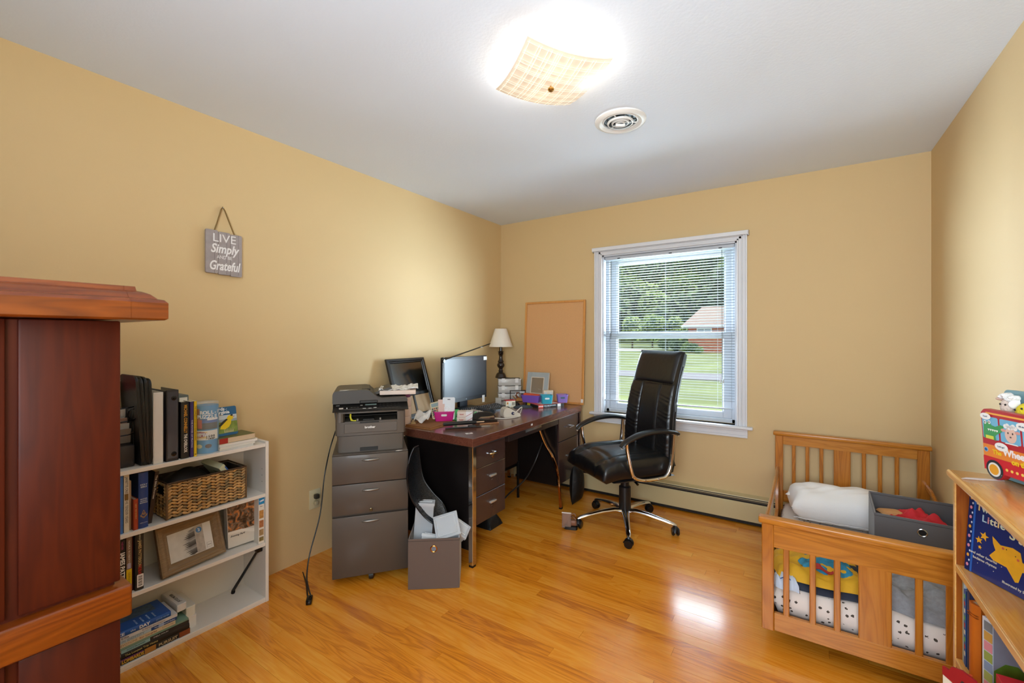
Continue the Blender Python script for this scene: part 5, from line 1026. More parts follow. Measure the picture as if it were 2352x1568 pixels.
# seat cushion
def seatf(u, v, s):
    x, yy = 2*u-1, 2*v-1     # yy=-1 is the front
    ex = (1-abs(x)**5)**(1/5) if abs(x) < 1 else 0; ey = (1-abs(yy)**5)**(1/5) if abs(yy) < 1 else 0
    X = .268*x*(1-.05*yy*yy); Y = -.045+.272*yy; wf = max(0, (-yy-.35)/.65)
    base = .468-.045*wf**2
    if s > 0:
        top = .075*(ex*ey)**.7; groove = -.010*math.exp(-((abs(x)-.56)/.05)**2)*ey - .008*math.exp(-((yy+.55+.25*x*x)/.05)**2)*ex
        bol = .016*(abs(x) > .56)*math.sin(math.pi*min(1, max(0, (abs(x)-.56)/.44)))**.7*ey
        z = base+top+groove+bol+.006*math.cos(x*3)*ex*ey
    else: z = base-.055*(ex*ey)**.4+.02*wf*ex
    return Vector((X, Y - .012*wf*(1 if s > 0 else 0), z))
MB().pad(seatf, 44, 40).build('seat', leather, ch, smooth=60)
MB().pad(lambda u, v, s: Vector(((2*u-1)*.255, -.02+(2*v-1)*.24, .405+(s*.022)*(max(0, (1-abs(2*u-1)**6)*(1-abs(2*v-1)**6)))**.3)), 16, 16).build('seat_pan', mat('#0e0e10', .45), ch)
# backrest: surface in x,z with a gentle S curve
def byc(z): t = (z-.44)/.80; return .175+.155*t-.050*math.sin(math.pi*t*.9)
def bw_(z): t = (z-.44)/.80; return .262 if t < .25 else .262-.020*min(1, (t-.25)/.5)
def padf(x0, x1, z0, z1, d, yo, curve=.3, ruf=0, nx=1.0):
    def f(u, v, s):
        x = x0+(x1-x0)*u; z = z0+(z1-z0)*v; xx = x*bw_(z)/.262; e = max(0, (1-abs(2*u-1)**5)*(1-abs(2*v-1)**5))**curve
        y_ = byc(z)-yo+.30*xx*xx*-.35
        if s > 0: y_ -= d*e; y_ += ruf*e*math.sin(v*95+6*u+math.sin(v*31)*2)*(.35+.65*abs(2*u-1)**1.5)
        else: y_ += .008*e
        return Vector((xx, y_, z))
    return f
MB().pad(padf(-.262, .262, .43, 1.235, -.004, -.048, .3), 24, 30).build('back_shell', leather, ch, smooth=60)
def shellf(u, v, s):
    x, q = 2*u-1, v; z = .425+.81*q; e = max(0, (1-abs(x)**8)*(1-abs(2*q-1)**10))**.3; xx = x*bw_(z); yb = byc(z)-.105*xx*xx
    return Vector((xx, yb+(-.012 if s > 0 else .060)*e+.01, z-.004*(1-e)))
for c_ in list(ch.children):
    if c_.name.startswith('back_shell'): bpy.data.objects.remove(c_)
MB().pad(shellf, 26, 34).build('back_shell', leather, ch, smooth=60)
MB().pad(padf(-.240, .240, 1.005, 1.232, .030, -.004, .32), 26, 16).build('headrest_pad', leather, ch, smooth=60)
MB().pad(padf(-.105, .105, .47, 1.008, .020, -.004, .28), 16, 30).build('centre_pad', leather, ch, smooth=60)
for s_ in (-1, 1): MB().pad(padf(min(s_*.108, s_*.248), max(s_*.108, s_*.248), .47, 1.008, .022, -.004, .3, ruf=.0020), 14, 110).build('side_pad', leather, ch, smooth=60)
MB().tube([(bw_(z)*s_*1.0, byc(z)-.1*bw_(z)**2+.028, z) for s_ in (-1,) for z in [.47+.06*k for k in range(12)]], .004, 6).build('piping', leather, ch)
MB().tube([(bw_(z)*1.0, byc(z)-.1*bw_(z)**2+.028, z) for z in [.47+.06*k for k in range(12)]], .004, 6).build('piping', leather, ch)
MB().box(-.14, .14, .19, .225, .38, .52, .012, 2).build('back_bracket', mat('#0f0f10', .4), ch)
for s_ in (-1, 1):
    x = s_*.292
    fl = smooth_path([(x, -.185, .655), (x, -.178, .60), (x, -.155, .50), (x, -.128, .440), (x, -.06, .415), (x, .06, .413), (x, .118, .425), (x, .150, .48), (x, .168, .58), (x, .178, .690)], 6)
    arm = MB().tube(fl, .011, 12, ry=.014, up=(1, 0, 0)).build('armrest_frame', chm, ch)
    for yy in (-.05, .05): MB().cyl((x+s_*.010, yy, .414), (x+s_*.0145, yy, .414), .006, seg=12).build('bolt', CHROME, arm)
    pp = smooth_path([(x, -.225, .640), (x, -.19, .668), (x, -.10, .702), (x, .0, .718), (x, .10, .716), (x, .19, .700), (x, .215, .690)], 5)
    n_ = len(pp); MB().tube(pp, [.013+.019*math.sin(math.pi*min(1, max(0, (k+1.5)/(n_+1))))**.5 for k in range(n_)], 12, ry=[.009+.009*math.sin(math.pi*(k+1)/(n_+1)) for k in range(n_)]).build('armrest_pad', mat('#1a1b1e', .3), ch)
    MB().tube([p-Vector((0, 0, .014)) for p in pp], [.010]*n_, 8, ry=[.0025]*n_).build('chrome_under_strip', chm, arm)

# ================================================================ TODDLER BED
bedw = wood('bed_wood', '#9a5814', '#c07824', '#d4903a', rough=.3, axis=0, scale=1.0, coat=.3, fine=.3); bedv = wood('bed_wood_upright', '#955212', '#bd7322', '#d08a34', rough=.3, axis=2, scale=1.0, coat=.3, fine=.3)
bd = thing('toddler_bed', 'honey brown wooden toddler bed frame with slatted ends in the corner', 'bed frame', (0, 0, 0))
CX0, CX1, HY, FY = 2.335, 3.105, -.085, -1.36
def endpanel(y, zb, zt, rail, cap, zlow, slats, wide, arch):
    MB().box(CX0-.012, CX1+.008, y-.026, y+.018, zt-cap, zt, .006, 3).build('top_cap', bedw, bd)
    for x0, x1 in ((CX0, CX0+.045), (CX1-.055, CX1)): MB().box(x0, x1, y-.016, y+.014, zb, zt-cap, .003).build('post', bedv, bd)
    xs0, xs1 = CX0+.045, CX1-.055; n = 12; poly = [(xs0, zt-cap), (xs1, zt-cap)]
    poly += [(xs1+(xs0-xs1)*k/n, zt-cap-rail+arch*math.sin(math.pi*k/n)) for k in range(n+1)]
    MB().prism(poly[::-1], -.010, .013, .0015, M=Matrix(((1, 0, 0, 0), (0, 0, -1, 0), (0, 1, 0, 0), (0, 0, 0, 1))) @ T((0, 0, -y))).build('top_rail', bedw, bd)
    MB().box(xs0, xs1, y-.012, y+.010, zlow-.075, zlow, .003).build('bottom_rail', bedw, bd)
    for x, w_ in slats: MB().box(x-w_/2, x+w_/2, y-.009, y+.006, zlow-.01, zt-cap-rail+.012+arch*.9, .003).build('slat', bedv, bd)
    MB().box(wide[0], wide[1], y-.010, y+.007, zlow-.01, zt-cap-rail+.03+arch, .003).build('splat', bedv, bd)
hs = [2.440, 2.515, 2.590, 2.805, 2.882, 2.960]
endpanel(HY, 0.0, .695, .058, .026, .30, [(x, .020) for x in hs], (2.655, 2.740), .0)
fs = [2.425, 2.517, 2.598, 2.842, 2.925, 3.00]
endpanel(FY, .072, .557, .098, .028, .150, [(x, .022) for x in fs], (2.665, 2.765), .004)
for x in (CX0+.06, CX1-.10): MB().box(x, x+.03, FY+.22, FY+.25, 0, .094, .002).build('support_foot', mat('#1c0f06', .6), bd)
MB().box(CX0+.03, CX1-.03, FY+.02, HY-.02, .095, .112).build('mattress_base', mat('#5c3510', .6), bd)
for x in (CX0+.014, CX1-.014):
    MB().tube(smooth_path([(x, HY-.02, .455), (x, HY-.14, .448), (x, HY-.28, .40), (x, HY-.38, .31), (x, HY-.44, .215)] if x > 2.5 else [(x, HY-.02, .450), (x, HY-.3, .452), (x, HY-.8, .480), (x, FY+.02, .520)], 5), .010, 8, ry=.018).build('guard_rail', bedw, bd)
    MB().box(x-.010, x+.010, FY+.014, HY-.016, .100, .215, .004).build('side_rail', bedw, bd)
gpn = MB().prism([(HY-.02, .10), (HY-.02, .44), (HY-.06, .435), (HY-.11, .38), (HY-.14, .30), (HY-.15, .10)], CX0+.006, CX0+.022, .001, M=Matrix(((0, 0, 1, 0), (1, 0, 0, 0), (0, 1, 0, 0), (0, 0, 0, 1)))).build('rail_bracket', bedv, bd)
# the printed fitted sheet
shm = bpy.data.materials.new('printed_sheet'); shm.use_nodes = True; nt = shm.node_tree; N = nt.nodes.new; L = nt.links.new
pb = nt.nodes['Principled BSDF']; pb.inputs['Roughness'].default_value = .85; tc = N('ShaderNodeTexCoord')
vo = N('ShaderNodeTexVoronoi'); vo.inputs['Scale'].default_value = 37; vo.inputs['Randomness'].default_value = .45
nz = N('ShaderNodeTexNoise'); nz.inputs['Scale'].default_value = 160; ad = N('ShaderNodeMath'); ad.operation = 'MULTIPLY_ADD'; ad.inputs[1].default_value = .35; L(nz.outputs['Fac'], ad.inputs[0]); L(vo.outputs['Distance'], ad.inputs[2])
lt = N('ShaderNodeMath'); lt.operation = 'LESS_THAN'; lt.inputs[1].default_value = .38; L(ad.outputs[0], lt.inputs[0])
mx = N('ShaderNodeMix'); mx.data_type = 'RGBA'; mx.inputs['A'].default_value = lin('#e9dcd2'); mx.inputs['B'].default_value = lin('#4a4036'); L(lt.outputs[0], mx.inputs['Factor']); L(tc.outputs['Object'], vo.inputs['Vector']); L(tc.outputs['Object'], nz.inputs['Vector']); L(mx.outputs['Result'], pb.inputs['Base Color'])
mt = thing('mattress', 'small mattress in a white fitted sheet printed with tiny grey animals', 'mattress', (0, 0, .1125))
MB().pad(lambda u, v, s: Vector((CX0+.035+(CX1-CX0-.07)*u, FY+.028+(HY-FY-.06)*v, .066+s*.066*(max(0, (1-abs(2*u-1)**14)*(1-abs(2*v-1)**18)))**.22+(.003*math.sin(14*u+6*v) if s > 0 else 0))), 30, 44).build('fitted_sheet', shm, mt, smooth=60)
ZM = .1125+.133
plw = thing('pillow', 'long white bolster pillow at the head of the toddler bed', 'pillow', (2.735, -.375, ZM+.002), 3)
def pil(u, v, s):
    e = max(0, (1-abs(2*u-1)**6)*(1-abs(2*v-1)**2.4)); x = (u-.5)*.63; y_ = (v-.5)*.34
    wr = .008*math.sin(11*u+9*v*math.sin(5*u))*e+.004*math.sin(31*u-12*v+3*math.sin(9*v))*e
    return Vector((x+.01*math.sin(7*v), y_+.012*math.sin(4*u), .100+s*.100*e**.42+(wr if s > 0 else 0)))
MB().pad(pil, 44, 30).build('pillow_body', mat('#f7f6f7', .75, bump=.3, bscale=30, bdist=.006), plw, smooth=70)
MB().tube([(-.30+.02*k, -.155+.004*math.sin(k), .045+.002*math.sin(k*1.7)) for k in range(31)], .003, 6).build('seam_piping', mat('#e4e2e4', .75), plw)
MB().pad(lambda u, v, s: Vector((-.335+.05*u, .00+.06*v*(.2+.8*u), .12+s*.012*u*math.sin(math.pi*v)+.03*v*u)), 8, 6).build('pillow_corner', mat('#eceaec', .75), plw)
gb2 = fabric_bin('fabric_bin', 'dark grey fabric bin with steel grommet standing on the toddler bed', (2.765, -.905, ZM+.001), -2.5, .330, .36, .262, '#625f60', '#c9c9c6')
rc = thing('red_clothes', 'red children clothes folded in the dark grey bin', 'clothes', (2.93, -.73, ZM+.135), 20)
def cl_(w_, d_, h_, ph):
    return lambda u, v, s: Vector(((u-.5)*w_+.006*math.sin(9*v+ph), (v-.5)*d_+.006*math.sin(8*u+ph), (h_*max(0, (1-abs(2*u-1)**4)*(1-abs(2*v-1)**4))**.35*(1+.22*math.sin(7*u+5*v+ph)+.12*math.sin(17*v-6*u)+.09*math.sin(29*u+8*v+ph)+.06*math.sin(41*v+13*u)) if s > 0 else 0)))
MB().pad(cl_(.24, .22, .085, 0), 22, 22).build('red_shirt', mat('#c8202c', .75, bump=.3, bscale=60, bdist=.004), rc, smooth=70)
MB().pad(lambda u, v, s: Vector((-.11+.10*u, .03+.07*v, .075+s*.012*max(0, (1-abs(2*u-1)**4)*(1-abs(2*v-1)**4))**.4)), 10, 10).build('tan_garment_patch', mat('#cf9a66', .75), rc)
# clothes under the rail
def cloth_thing(name, label, loc, rz, parts, grp='clothes lying on the toddler bed'):
    o = thing(name, label, 'clothes', loc, rz, group=grp)
    for nm, f, m in parts: MB().pad(f, 26, 22).build(nm, m, o, smooth=70)
    return o
cm = lambda h, **k: mat(h, .8, bump=.25, bscale=50, bdist=.005, **k)
o = cloth_thing('navy_garment', 'dark navy garment lying under the yellow shirt on the bed', (2.545, -1.13, ZM), 6, [('folded_cloth', cl_(.34, .34, .035, 1.3), cm('#2b3242'))])
o = cloth_thing('yellow_shirt', 'yellow and blue patterned child shirt crumpled on the bed', (2.535, -1.165, ZM+.030), 6, [('yellow_cloth', cl_(.33, .26, .050, .4), cm('#d9a51e'))])
MB().pad(lambda u, v, s: cl_(.20, .15, .050, .4)(.5+(u-.5)*.95, .5+(v-.5)*.95, 1)+Vector((.03, -.012, .010+s*.0025)), 20, 16).build('blue_print', cm('#2f86a8', var=.35, vscale=28), o, smooth=70)
MB().pad(lambda u, v, s: Vector((-.02+.07*u, -.095+.05*v, .052+.008*math.sin(6*u)+s*.003)), 8, 8).build('red_print', cm('#b8322e'), o, smooth=70)
o = cloth_thing('blue_striped_cloth', 'pale cloth with blue stripes at the left corner of the bed', (2.425, -1.235, ZM), 0, [('folded_cloth', cl_(.09, .20, .05, 2.2), cm('#c9d3e2'))])
for k in range(5): MB().tube([(.043, -.08+.012*k, .012), (.0, -.085+.012*k, .052), (-.04, -.08+.012*k, .02)], .0022, 5).build('blue_stripe', mat('#2f5aa0', .8), o)
o = cloth_thing('navy_garment', 'dark navy garment behind the yellow shirt on the bed', (2.60, -1.075, ZM+.020), -4, [('folded_cloth', cl_(.36, .13, .045, 3.1), cm('#252a36'))])
o = cloth_thing('grey_blanket', 'heather grey knit blanket crumpled at the foot of the bed', (2.905, -1.14, ZM), -8, [('knit_cloth', cl_(.34, .30, .075, .9), mat('#8f8f92', .85, var=.15, vscale=70, bump=.4, bscale=120))])

# ================================================================ OAK BOOKCASE on the right
bkw = wood('bookcase_oak', '#bd7430', '#e29d48', '#f0b868', rough=.2, axis=1, scale=1.0, coat=.5, fine=.6); bkv = wood('bookcase_oak_side', '#6e2f0c', '#93490f', '#ab6018', rough=.3, axis=2, scale=1.0, coat=.3, fine=.4)
bke = wood('bookcase_edge', '#cf9440', '#e6b063', '#efc27e', rough=.3, axis=1, scale=1.0, coat=.4, fine=.5)
bc_ = thing('oak_bookcase', 'low oak bookcase against the right wall, open shelves facing the room', 'bookcase', (0, 0, 0))
KX, KY1, KY0, KZ = 2.882, -1.612, -2.62, .905
tpz = MB().box(KX-.008, RX-.004, KY0, KY1+.012, KZ-.022, KZ, .004, 2).build('top_board', bkw, bc_)
MB().tube([(KX-.010, KY0, KZ-.011), (KX-.010, KY1+.010, KZ-.011)], .006, 8, ry=.011).build('front_edge', bke, tpz)
MB().box(KX, RX-.006, KY1-.018, KY1, 0, KZ-.022, .002).build('side_panel', bkv, bc_)
MB().box(KX-.002, KX+.003, KY1-.0175, KY1-.0005, 0, KZ-.022, .001).build('front_edge', bke, bc_)
MB().box(KX, RX-.006, KY0, KY0+.018, 0, KZ-.022, .002).build('side_panel', bkv, bc_)
MB().box(RX-.012, RX-.005, KY0, KY1, .0, KZ-.02).build('back_panel', bkv, bc_)
for z in (.615, .320, .040):
    s_ = MB().box(KX+.004, RX-.012, KY0+.018, KY1-.018, z-.020, z, .001).build('shelf', bkw, bc_); MB().box(KX-.001, KX+.004, KY0+.018, KY1-.018, z-.0205, z+.0005, .001).build('front_edge', bke, s_)
# bus-shaped board book
bb = thing('bus_book', 'red bus-shaped board book standing on the oak bookcase', 'book', (2.945, -1.640, KZ+.0012), rot=(R(4), 0, R(-68)))
F = fr((0, 0, 0), (1, 0, 0), (0, 0, 1))   # cover: x right, y up, faces local -y
red = mat('#c4202c', .35, coat=.3)
cov = [(.014, .022)] + ell(.036, .030, .028, .030, 14, 200, 340) + [(.066, .022), (.20, .022)] + ell(.222, .030, .022, .030, 12, 200, 340) + [(.255, .022), (.262, .04), (.262, .195), (.25, .207), (.012, .207), (.001, .196), (0, .04), (.004, .024)]
MB().prism(cov, -.020, 0, .0012, M=F).build('board_pages', mat('#b8242c', .4), bb)
decal(rect(.002, .26, .066, .102), mat('#e8862c', .4), bb, F, t=.0006); decal(rect(.0, .26, .024, .065), mat('#cf1f2a', .4), bb, F)
sk = mat('#74b6d6', .4)
for x0, x1 in ((.006, .058), (.065, .126), (.133, .19), (.197, .25)): decal(rrect(x0, x1, .120, .186, .004), sk, bb, F, t=.0008, name='window_panel')
decal(rect(.02, .26, .194, .199), mat('#f0b040', .4), bb, F, t=.0007)
def dc(poly, col, z): return decal([(x, y_+.008) for x, y_ in poly], mat(col, .5), bb, F, z=z, t=.0003)
dc([(.010, .112), (.026, .114), (.050, .110), (.048, .124), (.054, .130), (.062, .134), (.072, .142), (.078, .158), (.068, .160), (.050, .152), (.038, .154), (.031, .163), (.022, .162), (.012, .158), (.009, .130)], '#3f9a55', .0012)
dc(rect(.016, .042, .112, .122), '#d6d84a', .0015)
for cx_, cy_ in ((.017, .160), (.031, .162)): dc(ell(cx_, cy_, .0045, .0055, 12), '#f0efe8', .0016); dc(ell(cx_, cy_, .002, .0024, 8), '#222222', .002)
for k in range(5): dc([(.024+.007*k, .142), (.0275+.007*k, .136), (.031+.007*k, .142)], '#f4f4ee', .0016)
dc(ell(.098, .136, .018, .022, 20), '#e3bfae', .0012); dc([(.082, .113), (.116, .113), (.120, .110), (.078, .110)], '#efece4', .0016)
for k in range(6): dc(ell(.084+.006*k, .160+.003*math.sin(k*2), .0065, .0065, 10), '#f2f1ee', .0016)
for cx_ in (.076, .120): dc(ell(cx_, .147, .008, .0045, 10), '#d79c90', .0014)
for cx_ in (.091, .105): dc(ell(cx_, .142, .002, .003, 8), '#2b2422', .0018)
dc(ell(.098, .131, .003, .0022, 8), '#3a2c2a', .0018)
for cx_, cy_, rx_, ry_, s in ((.020, .186, .018, .010, 'Toot!'), (.140, .176, .022, .012, 'All aboard'), (.066, .104, .021, .012, "Let's go!")): decal(ell(cx_, cy_, rx_, ry_, 20), mat('#f2f0ec', .5), bb, F, z=.0022, t=.0004); text(s, .0065, mat('#4a5a70', .5), bb, fr((cx_, -.0028, cy_), (1, 0, 0), (0, 0, 1)))
text('The', .018, mat('#f0c81e', .4), bb, fr((.049, -.0012, .083), (1, 0, 0), (0, 0, 1)), bold=.0006); text('Wheels', .027, mat('#f4e9e4', .4), bb, fr((.110, -.0012, .090), (1, 0, 0), (0, 0, 1)), bold=.0010, width=.083); text('on the Bus', .021, mat('#f0c81e', .4), bb, fr((.140, -.0012, .068), (1, 0, 0), (0, 0, 1)), bold=.0008)
for cx_ in (.036, .222):
    for r_, col, z in ((.028, '#20242c', .001), (.0205, '#e9e6de', .0018), (.0155, '#e8a020', .0026)): decal(ell(cx_, .030, r_, r_, 28), mat(col, .4), bb, F, z=z, name='printed_wheel')
decal(ell(.012, .085, .007, .007, 16), mat('#8fb9d6', .4), bb, F, z=.0008); decal(ell(.012, .085, .0045, .0045, 16), mat('#1f5a9a', .4), bb, F, z=.0014)
for k in range(9): decal(ell(.076+.016*k, .040, .0042, .0042, 10), mat('#f0c85a', .4), bb, F, z=.0006, name='printed_dot')
# puppet board book behind it
pbk = thing('puppet_book', 'teal board book with lamb and duck finger puppets behind the bus book', 'book', (2.972, -1.622, KZ+.0015), rot=(R(-4), 0, R(-66)))
MB().prism(rrect(0, .19, 0, .265, .012), -.022, -.002, .001, M=F).build('board_pages', mat('#6f9096', .4), pbk)
for cx_, cy_, r_ in ((.022, .250, .024), (.10, .235, .02), (.16, .252, .018)): decal(ell(cx_, min(cy_, .24), r_, r_*.6, 20), mat('#b9c2bd', .5), pbk, F, name='printed_cloud', z=.0-.0018)
def puppet(cx_, cz, rx_, rz_, m, nm):
    cx_ = cx_*.74+.002; rx_ *= .74; rz_ *= .85; return MB().pad(lambda u, v, s: Vector((cx_+rx_*math.sin(math.pi*(u-.5)) * math.cos(math.pi*(v-.5)), -.004-.026*(1 if s > 0 else 0)*math.cos(math.pi*(u-.5))*math.cos(math.pi*(v-.5)), cz+rz_*math.sin(math.pi*(v-.5)))), 12, 12).build(nm, m, pbk)
puppet(.045, .217, .026, .034, mat('#e8d3c4', .9, bump=1, bscale=300, bdist=.004), 'lamb_face')
for k in range(9): puppet(.026+.0055*k, .243+.006*math.sin(k*.8), .010, .010, mat('#f1efec', .95, bump=1, bscale=200, bdist=.005), 'wool_curl')
puppet(.018, .236, .012, .007, mat('#c9a595', .9), 'lamb_ear'); puppet(.073, .225, .008, .018, mat('#f1efec', .9), 'lamb_ear')
puppet(.115, .205, .036, .036, mat('#e6cf2c', .9, bump=1, bscale=200, bdist=.004), 'duck_face'); puppet(.132, .196, .018, .013, mat('#dd7a1e', .8), 'duck_beak')
for cx_, cz in ((.040, .222), (.062, .222), (.102, .212), (.128, .218)): MB().lathe([(0, 0), (.0032, .0), (.002, .002), (0, .003)], 8, fr((cx_*.74+.002, -.0300, cz), (1, 0, 0), (0, 0, 1))).build('eye', BLACKG, pbk)
tps = thing('torn_tape', 'strip of white torn tape on the top of the oak bookcase', 'tape scrap', (2.925, -1.70, KZ+.0005), 40)
MB().prism([(-.045, .022), (-.02, .028), (.02, .012), (.06, -.006), (.055, -.014), (.0, .0), (-.03, .014)], 0, .0008).build('scrap', mat('#d9d2d2', .5), tps, smooth=0)
# star picture book
tw = thing('star_book', 'dark blue picture book with a big yellow star on the upper shelf', 'book', (2.897, -1.652, .6165), rot=(R(-4), 0, R(-60.2)))
MB().box(0, .27, 0, .012, 0, .248, .001).build('cover', mat('#1a2c6e', .35, coat=.4), tw); MB().box(.004, .266, .002, .010, .003, .2484).build('pages', PAPER, tw, smooth=0)
MB().box(.0, .016, -.0008, .0, 0, .248).build('spine_strip', mat('#12235a', .35), tw, smooth=0); MB().box(.016, .021, -.001, .0, 0, .248).build('hinge_line', mat('#2c62b8', .3), tw, smooth=0)
F = fr((0, -.0006, 0), (1, 0, 0), (0, 0, 1))
for k in range(8): decal(ell(.008, .018+k*.029, .0038, .005, 10), mat('#e8a33a' if k % 3 == 1 else '#d98a9c', .5), tw, F, name='printed_dot', z=.0004); decal(ell(.0125, .032+k*.029, .0022, .0035, 8), mat('#c9d3e8', .5), tw, F, name='printed_dot', z=.0004)
pal = ['#e8cf8a', '#cfe0d0', '#a9c9dc', '#d99aa4', '#dfe3c0', '#e9dfc4']
def rainbow(s, x, z, size, ang=0, k0=0):
    for i, chh in enumerate(s):
        if chh != ' ': text(chh, size, mat(pal[(i+k0) % 6], .5), tw, fr((x, -.0012, z), (math.cos(ang), 0, math.sin(ang)), (-math.sin(ang), 0, math.cos(ang))), bold=.0006, align='LEFT')
        ad = size*({'i': .27, 'l': .27, 't': .37, ',': .27, 'r': .40, 'w': .80, 'T': .60, 'L': .56, ' ': .25, 'S': .66}.get(chh, .60)); x += ad*math.cos(ang); z += ad*math.sin(ang)
rainbow('Twinkle, Twinkle', .024, .200, .027); rainbow('Little', .042, .172, .028, 0, 2); rainbow('Star', .120, .158, .034, -.15, 4)
def stard(cx_, cz, ro, ri, a, col='#e9ab20', z=.0006): decal(star(cx_, cz, ro, ri, a), mat(col, .5, var=.08, vscale=40), tw, F, name='printed_star', z=z)
decal([(x_, .035+(z_-.036)*.86) for x_, z_ in [(.075, .150), (.098, .132), (.130, .140), (.150, .135), (.156, .108), (.190, .098), (.196, .088), (.185, .078), (.158, .078), (.150, .040), (.142, .036), (.118, .070), (.082, .072), (.070, .082), (.086, .108), (.078, .128)]], mat('#e9ab20', .5, var=.08, vscale=40), tw, F, name='printed_star', z=.0006)
stard(.052, .122, .014, .006, 80); stard(.038, .105, .011, .005, 100); stard(.042, .085, .006, .003, 90); stard(.205, .12, .010, .005, 90)
for cx_, cz in ((.106, .112), (.146, .098)): decal(ell(cx_, cz, .0035, .0035, 10), mat('#c9604a', .5), tw, F, z=.0012)
for cx_, cz in ((.115, .113), (.139, .105)): decal(ell(cx_, cz, .0016, .0016, 8), mat('#4a3a1a', .5), tw, F, z=.0012)
rr = random.Random(2)
for k in range(16): decal(ell(rr.uniform(.03, .26), rr.uniform(.03, .24), .0013, .0013, 6), mat('#e0d9c0', .5), tw, F, name='printed_dot', z=.0003)
cr2 = mat('#e3dcc6', .5); text('and other favorite', .0105, cr2, tw, fr((.054, -.0012, .062), (1, 0, 0), (0, 0, 1))); text('bedtime rhymes', .0105, cr2, tw, fr((.058, -.0012, .049), (1, 0, 0), (0, 0, 1))); text('Illustrated by Sanja Rescek', .0095, cr2, tw, fr((.160, -.0012, .020), (1, 0, 0), (0, 0, 1)))
rbk = book('thin_book', 'thin red book behind the star picture book', .008, .18, .245, '#a82028', (3.035, -1.660, .6155), rot=(0, 0, 90), hard=False, group='picture books on the oak bookcase')
# lower shelf books: spines towards the room (-x)
g6 = 'picture books on the oak bookcase'
def lower(label, y, t, d, h, col, x=KX+.014, nm='picture_book', **k): return book(nm, label, t, d, h, col, (x, y, .3205), rot=(0, 0, 180+k.pop('rz', 0)), group=g6, **k)
lower('slim pale green book at the far end of the middle shelf', -1.634, .006, .20, .262, '#b9c9a4', hard=False)
lower('slim grey-white book second from the far end of the middle shelf', -1.641, .006, .20, .258, '#c4cfd0', hard=False)
b = lower('thin blue and yellow board book on the middle shelf', -1.650, .017, .17, .232, '#3a66a8', pages='#d9b356')
for k in range(9): MB().box(-.0, .0008, .004, .013, .03+.022*k, .042+.022*k).build('spine_print', mat(('#e0d8c0', '#b5423c', '#6fae5a')[k % 3], .5), b, smooth=0)
b = lower('dark blue book with white top edge and gold numerals behind the orange one', -1.672, .014, .19, .248, '#26355a', x=KX+.016, rz=10)
for k in range(3): MB().box(-.045-.016*k, -.036-.016*k, .0138, .0146, .20, .232).build('gold_numeral', mat('#c9952c', .5), b, smooth=0)
b = lower('thick orange book with rounded spine and ribbon marker', -1.700, .040, .15, .222, '#c8691a', x=KX+.014, rz=24, round_=.008, pages='#d9c9ae')
rib = MB().tube(smooth_path([(.0, .02, .012), (.02, .018, .006), (.045, .016, -.002), (.06, .015, .002)], 4), .005, 6, ry=.0009).build('ribbon_marker', mat('#d9541e', .6), b)
for z in (.185, .192): MB().box(.0, .0095, .004, .036, z, z+.0012).build('spine_ridge', mat('#8f420c', .4), b)
MB().box(-.12, -.03, .0398, .0404, .03, .19).build('cover_patch', mat('#d9a02c', .5), b, smooth=0)
b = lower('slim green book between the orange and striped books', -1.770, .008, .14, .165, '#3d6b52', hard=False, rz=24, x=KX+.03)
b = lower('board book with pastel striped spine and hilly landscape cover on the middle shelf', -1.805, .030, .17, .232, '#d8dde6', x=KX+.016, rz=26)
for k in range(8): MB().box(.0004, .0014, .006, .0296, .006+k*.0275, .031+k*.0275).build('pastel_band', mat(('#c9a060', '#d98a94', '#9aa65a', '#7f93b0', '#93a04e', '#d98a94', '#c99a4a', '#7b8288')[k], .45), b, smooth=0)
Fk = fr((0, .0302, 0), (-1, 0, 0), (0, 0, 1))
decal(rect(.002, .168, .002, .230), mat('#8f909c', .5, var=.1, vscale=20), b, Fk, name='cover_print'); decal([(.002, .002), (.168, .002), (.168, .07), (.13, .085), (.10, .075), (.06, .115), (.03, .120), (.002, .10)], mat('#5f8426', .5, var=.25, vscale=40), b, Fk, z=.0004, name='green_hill_print')
for cx_, cz, col in ((.06, .05, '#a8302c'), (.10, .055, '#2c5a48')): decal(ell(cx_, cz-.02, .022, .024, 14), mat(col, .5), b, Fk, z=.0008, name='printed_figure'); decal(ell(cx_, cz+.014, .011, .011, 14), mat('#7a4a30', .5), b, Fk, z=.0010, name='printed_figure')
# red box and white carton
rdb = carton('red_box', 'bright red open box at the front of the middle shelf', (2.998, -2.005, .3205), 90, .10, .10, .135, '#c8202c')
MB().box(-.0005, .012, -.0006, .02, 0, .139).build('orange_edge', mat('#d9761e', .5), rdb, smooth=0)
wcx = thing('tote_carton', 'white and dark red printed cardboard tote on the floor by the bookcase', 'carton', (2.794, -1.925, 0), -52.3)
wm_ = mat('#e6dcc6', .55); drd = mat('#9c1420', .5)
MB().box(0, .12, .004, .05, 0, .425, .001).build('carton', wm_, wcx)
MB().prism([(0, 0), (.12, 0), (.12, .405), (0, .425)], 0, .004, M=XZ).build('front_panel', wm_, wcx, smooth=0)
MB().prism([(-.0005, .422), (.1205, .400), (.1205, .440), (.095, .452), (.075, .463), (.045, .466), (.022, .458), (.016, .444), (-.0005, .444)], -.0012, .0048, M=XZ).build('red_band', drd, wcx, smooth=0)
F = fr((.0, -.0013, 0), (1, 0, 0), (0, 0, 1)); decal(rect(.012, .018, .0, .38), drd, wcx, F)
for a in (0, 90, 180, 270): decal(ell(.062+.012*math.cos(R(a+45)), .385+.012*math.sin(R(a+45)), .010, .007, 12), mat('#c24a5a', .5), wcx, F, name='printed_petal')
decal([(.040, .424), (.078, .418), (.072, .438), (.048, .441)], DARKG, wcx, F, z=.0006, name='handle_hole')

